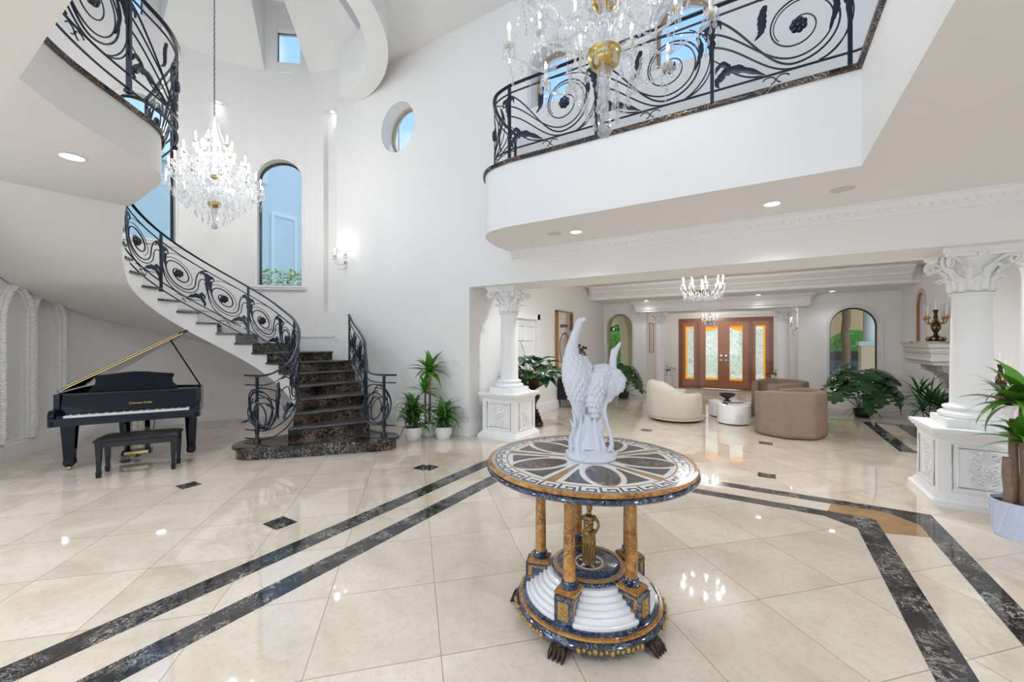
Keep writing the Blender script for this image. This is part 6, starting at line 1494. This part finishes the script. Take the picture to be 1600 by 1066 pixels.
candelabrum('bronze candelabrum with bare white candles right of the near column', (2.50, 7.42, .921), .15, 3, .85)
pf_ = thing('framed_picture', 'narrow dark framed picture on the entry wall left of the front doors', 'picture', (-3.045, 13.55, 1.3)); m = MB()
for y0, y1, z0, z1 in ((-.3, -.27, 0, .95), (.27, .3, 0, .95), (-.3, .3, 0, .03), (-.3, .3, .92, .95)): m.box(0, y0, z0, .03, y1, z1)
m.build('frame', 'mahogany', pf_, smooth=0); MB().box(0, -.27, .03, .012, .27, .92).build('canvas', 'canvas_white', pf_, smooth=0)
# ================================================================== outside
def blob(mb, c, r, n, rng, s=.16):
    for k in range(n):
        u = rng.uniform(-1, 1); a = rng.uniform(0, 2*PI); q = math.sqrt(1-u*u); rr = rng.uniform(.8, 1.05)
        p = Vector((c[0]+r[0]*q*math.cos(a)*rr, c[1]+r[1]*q*math.sin(a)*rr, max(.03, c[2]+r[2]*u*rr))); d = Vector((rng.uniform(-1, 1), rng.uniform(-1, 1), rng.uniform(-.6, 1))).normalized(); e_ = d.orthogonal().normalized()*s*.4
        mb.quad(p-d*s*.5, p+e_, p+d*s*.5, p-e_)
rg = random.Random(21)
for x, y, h, nm in ((-8.3, 27.2, 6.0, 'leafy garden tree seen through the left arched window'), (-13.5, 31, 7, 'broad leafy tree far down the lawn, beyond the left window'), (4.4, 28.2, 6.0, 'leafy tree across the drive seen through the right arched window'), (9.5, 29.5, 5.5, 'leafy tree right of the palm trunk, across the drive')):
    o = thing('garden_tree', nm, 'tree', (x, y, -.05)); MB().tube([(0, 0, 0), (.05, 0, h*.3), (0, .05, h*.55)], [.22, .17, .12], 10).build('trunk', 'bark', o); m = MB(); m.ball((0, 0, h*.62), 1.5, 14, 10, sz=.75); blob(m, (0, 0, h*.62), (2.1, 2.1, 1.9), 1500, rg, .34); m.build('crown', 'hedge', o, smooth=0)
for x0, x1, nm in ((-13, -3, 'clipped green hedge beyond the drive, left of the front doors'), (-1, 12, 'clipped green hedge beyond the drive, right of the front doors')):
    o = MB(); o.box(x0, 25.2, -.05, x1, 26.0, 2.3)
    for k in range(1800): blob(o, (rg.uniform(x0, x1), 25.4, 1.2), (.3, .5, 1.2), 1, rg, .26)
    tag(o.build('hedge', 'hedge', smooth=0), nm, 'hedge')
m = MB(); pts = [(2.17+.02*math.sin(i), 15.9, -.02+.17*i) for i in range(21)]; m.tube(pts, [.10+.008*(i % 2) for i in range(21)], 12)
tag(m.build('palm_trunk', 'bark'), 'dark palm trunk standing just outside the right arched window', 'tree')
for x, nm in ((2.78, 'tan square porch post right of the palm trunk'),):
    o = thing('porch_column', nm, 'column', (x, 16.3, -.02)); MB().box(-.22, -.22, 0, .22, .22, 1.55).build('pier', 'porch_plaster', o, smooth=0); MB().box(-.28, -.28, 1.55, .28, .28, 1.68).build('cap', 'exterior_white', o, smooth=0); MB().lathe([(.15, 1.68), (.14, 3.42)], seg=24).build('shaft', 'exterior_white', o)
ca = thing('car', 'dark blue car parked on the drive, seen through the right arched window', 'car', (2.6, 22.3, -.035), D(4)); bd2 = MB()
side = [(-2.1, .30), (-2.1, .62), (-1.9, .78), (-1.1, .86), (-.55, 1.30), (.65, 1.34), (1.35, .92), (2.0, .80), (2.15, .55), (2.12, .30)]
bd2.prism(side, -.85, .85, Matrix(((1, 0, 0, 0), (0, 0, 1, 0), (0, 1, 0, 0), (0, 0, 0, 1)))); bd2.build('body', 'car_blue', ca, smooth=20)
MB().prism([(-.95, .90), (-.48, 1.25), (.60, 1.28), (1.15, .93)], -.86, .86, Matrix(((1, 0, 0, 0), (0, 0, 1, 0), (0, 1, 0, 0), (0, 0, 0, 1)))).build('windows', 'dark_stoneware', ca, smooth=0)
for x in (-1.35, 1.35):
    for y in (-.78, .78): MB().lathe([(1e-5, -.1), (.27, -.1), (.31, -.06), (.31, .06), (.27, .1), (1e-5, .1)], (0, 0, 0), 22, Matrix.Translation((x, y, .31)) @ Matrix.Rotation(PI/2, 4, 'X')).build('wheel', 'tyre', ca)
# pale wing of the house seen through the tower windows
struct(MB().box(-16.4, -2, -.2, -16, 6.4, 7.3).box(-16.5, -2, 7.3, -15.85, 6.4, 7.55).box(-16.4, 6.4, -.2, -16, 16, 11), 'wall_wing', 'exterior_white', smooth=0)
wd = MB().box(-16.0, 8.55, 3.0, -15.95, 8.65, 6.5).box(-16.0, 9.45, 3.0, -15.95, 9.55, 6.5).box(-16.0, 8.55, 6.5, -15.95, 9.55, 6.6); struct(wd, 'trim_12', 'trim_paint', smooth=0)
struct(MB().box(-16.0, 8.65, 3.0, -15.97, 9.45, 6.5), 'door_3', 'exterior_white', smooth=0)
struct(MB().box(-16.0, 7.6, 7.6, -15.96, 8.4, 8.7), 'window_outside', 'ceramic_white', smooth=0)
struct(MB().box(-40, -12, -.3, -10.7, 15.3, -.1), 'ground_side', 'lawn', smooth=0)
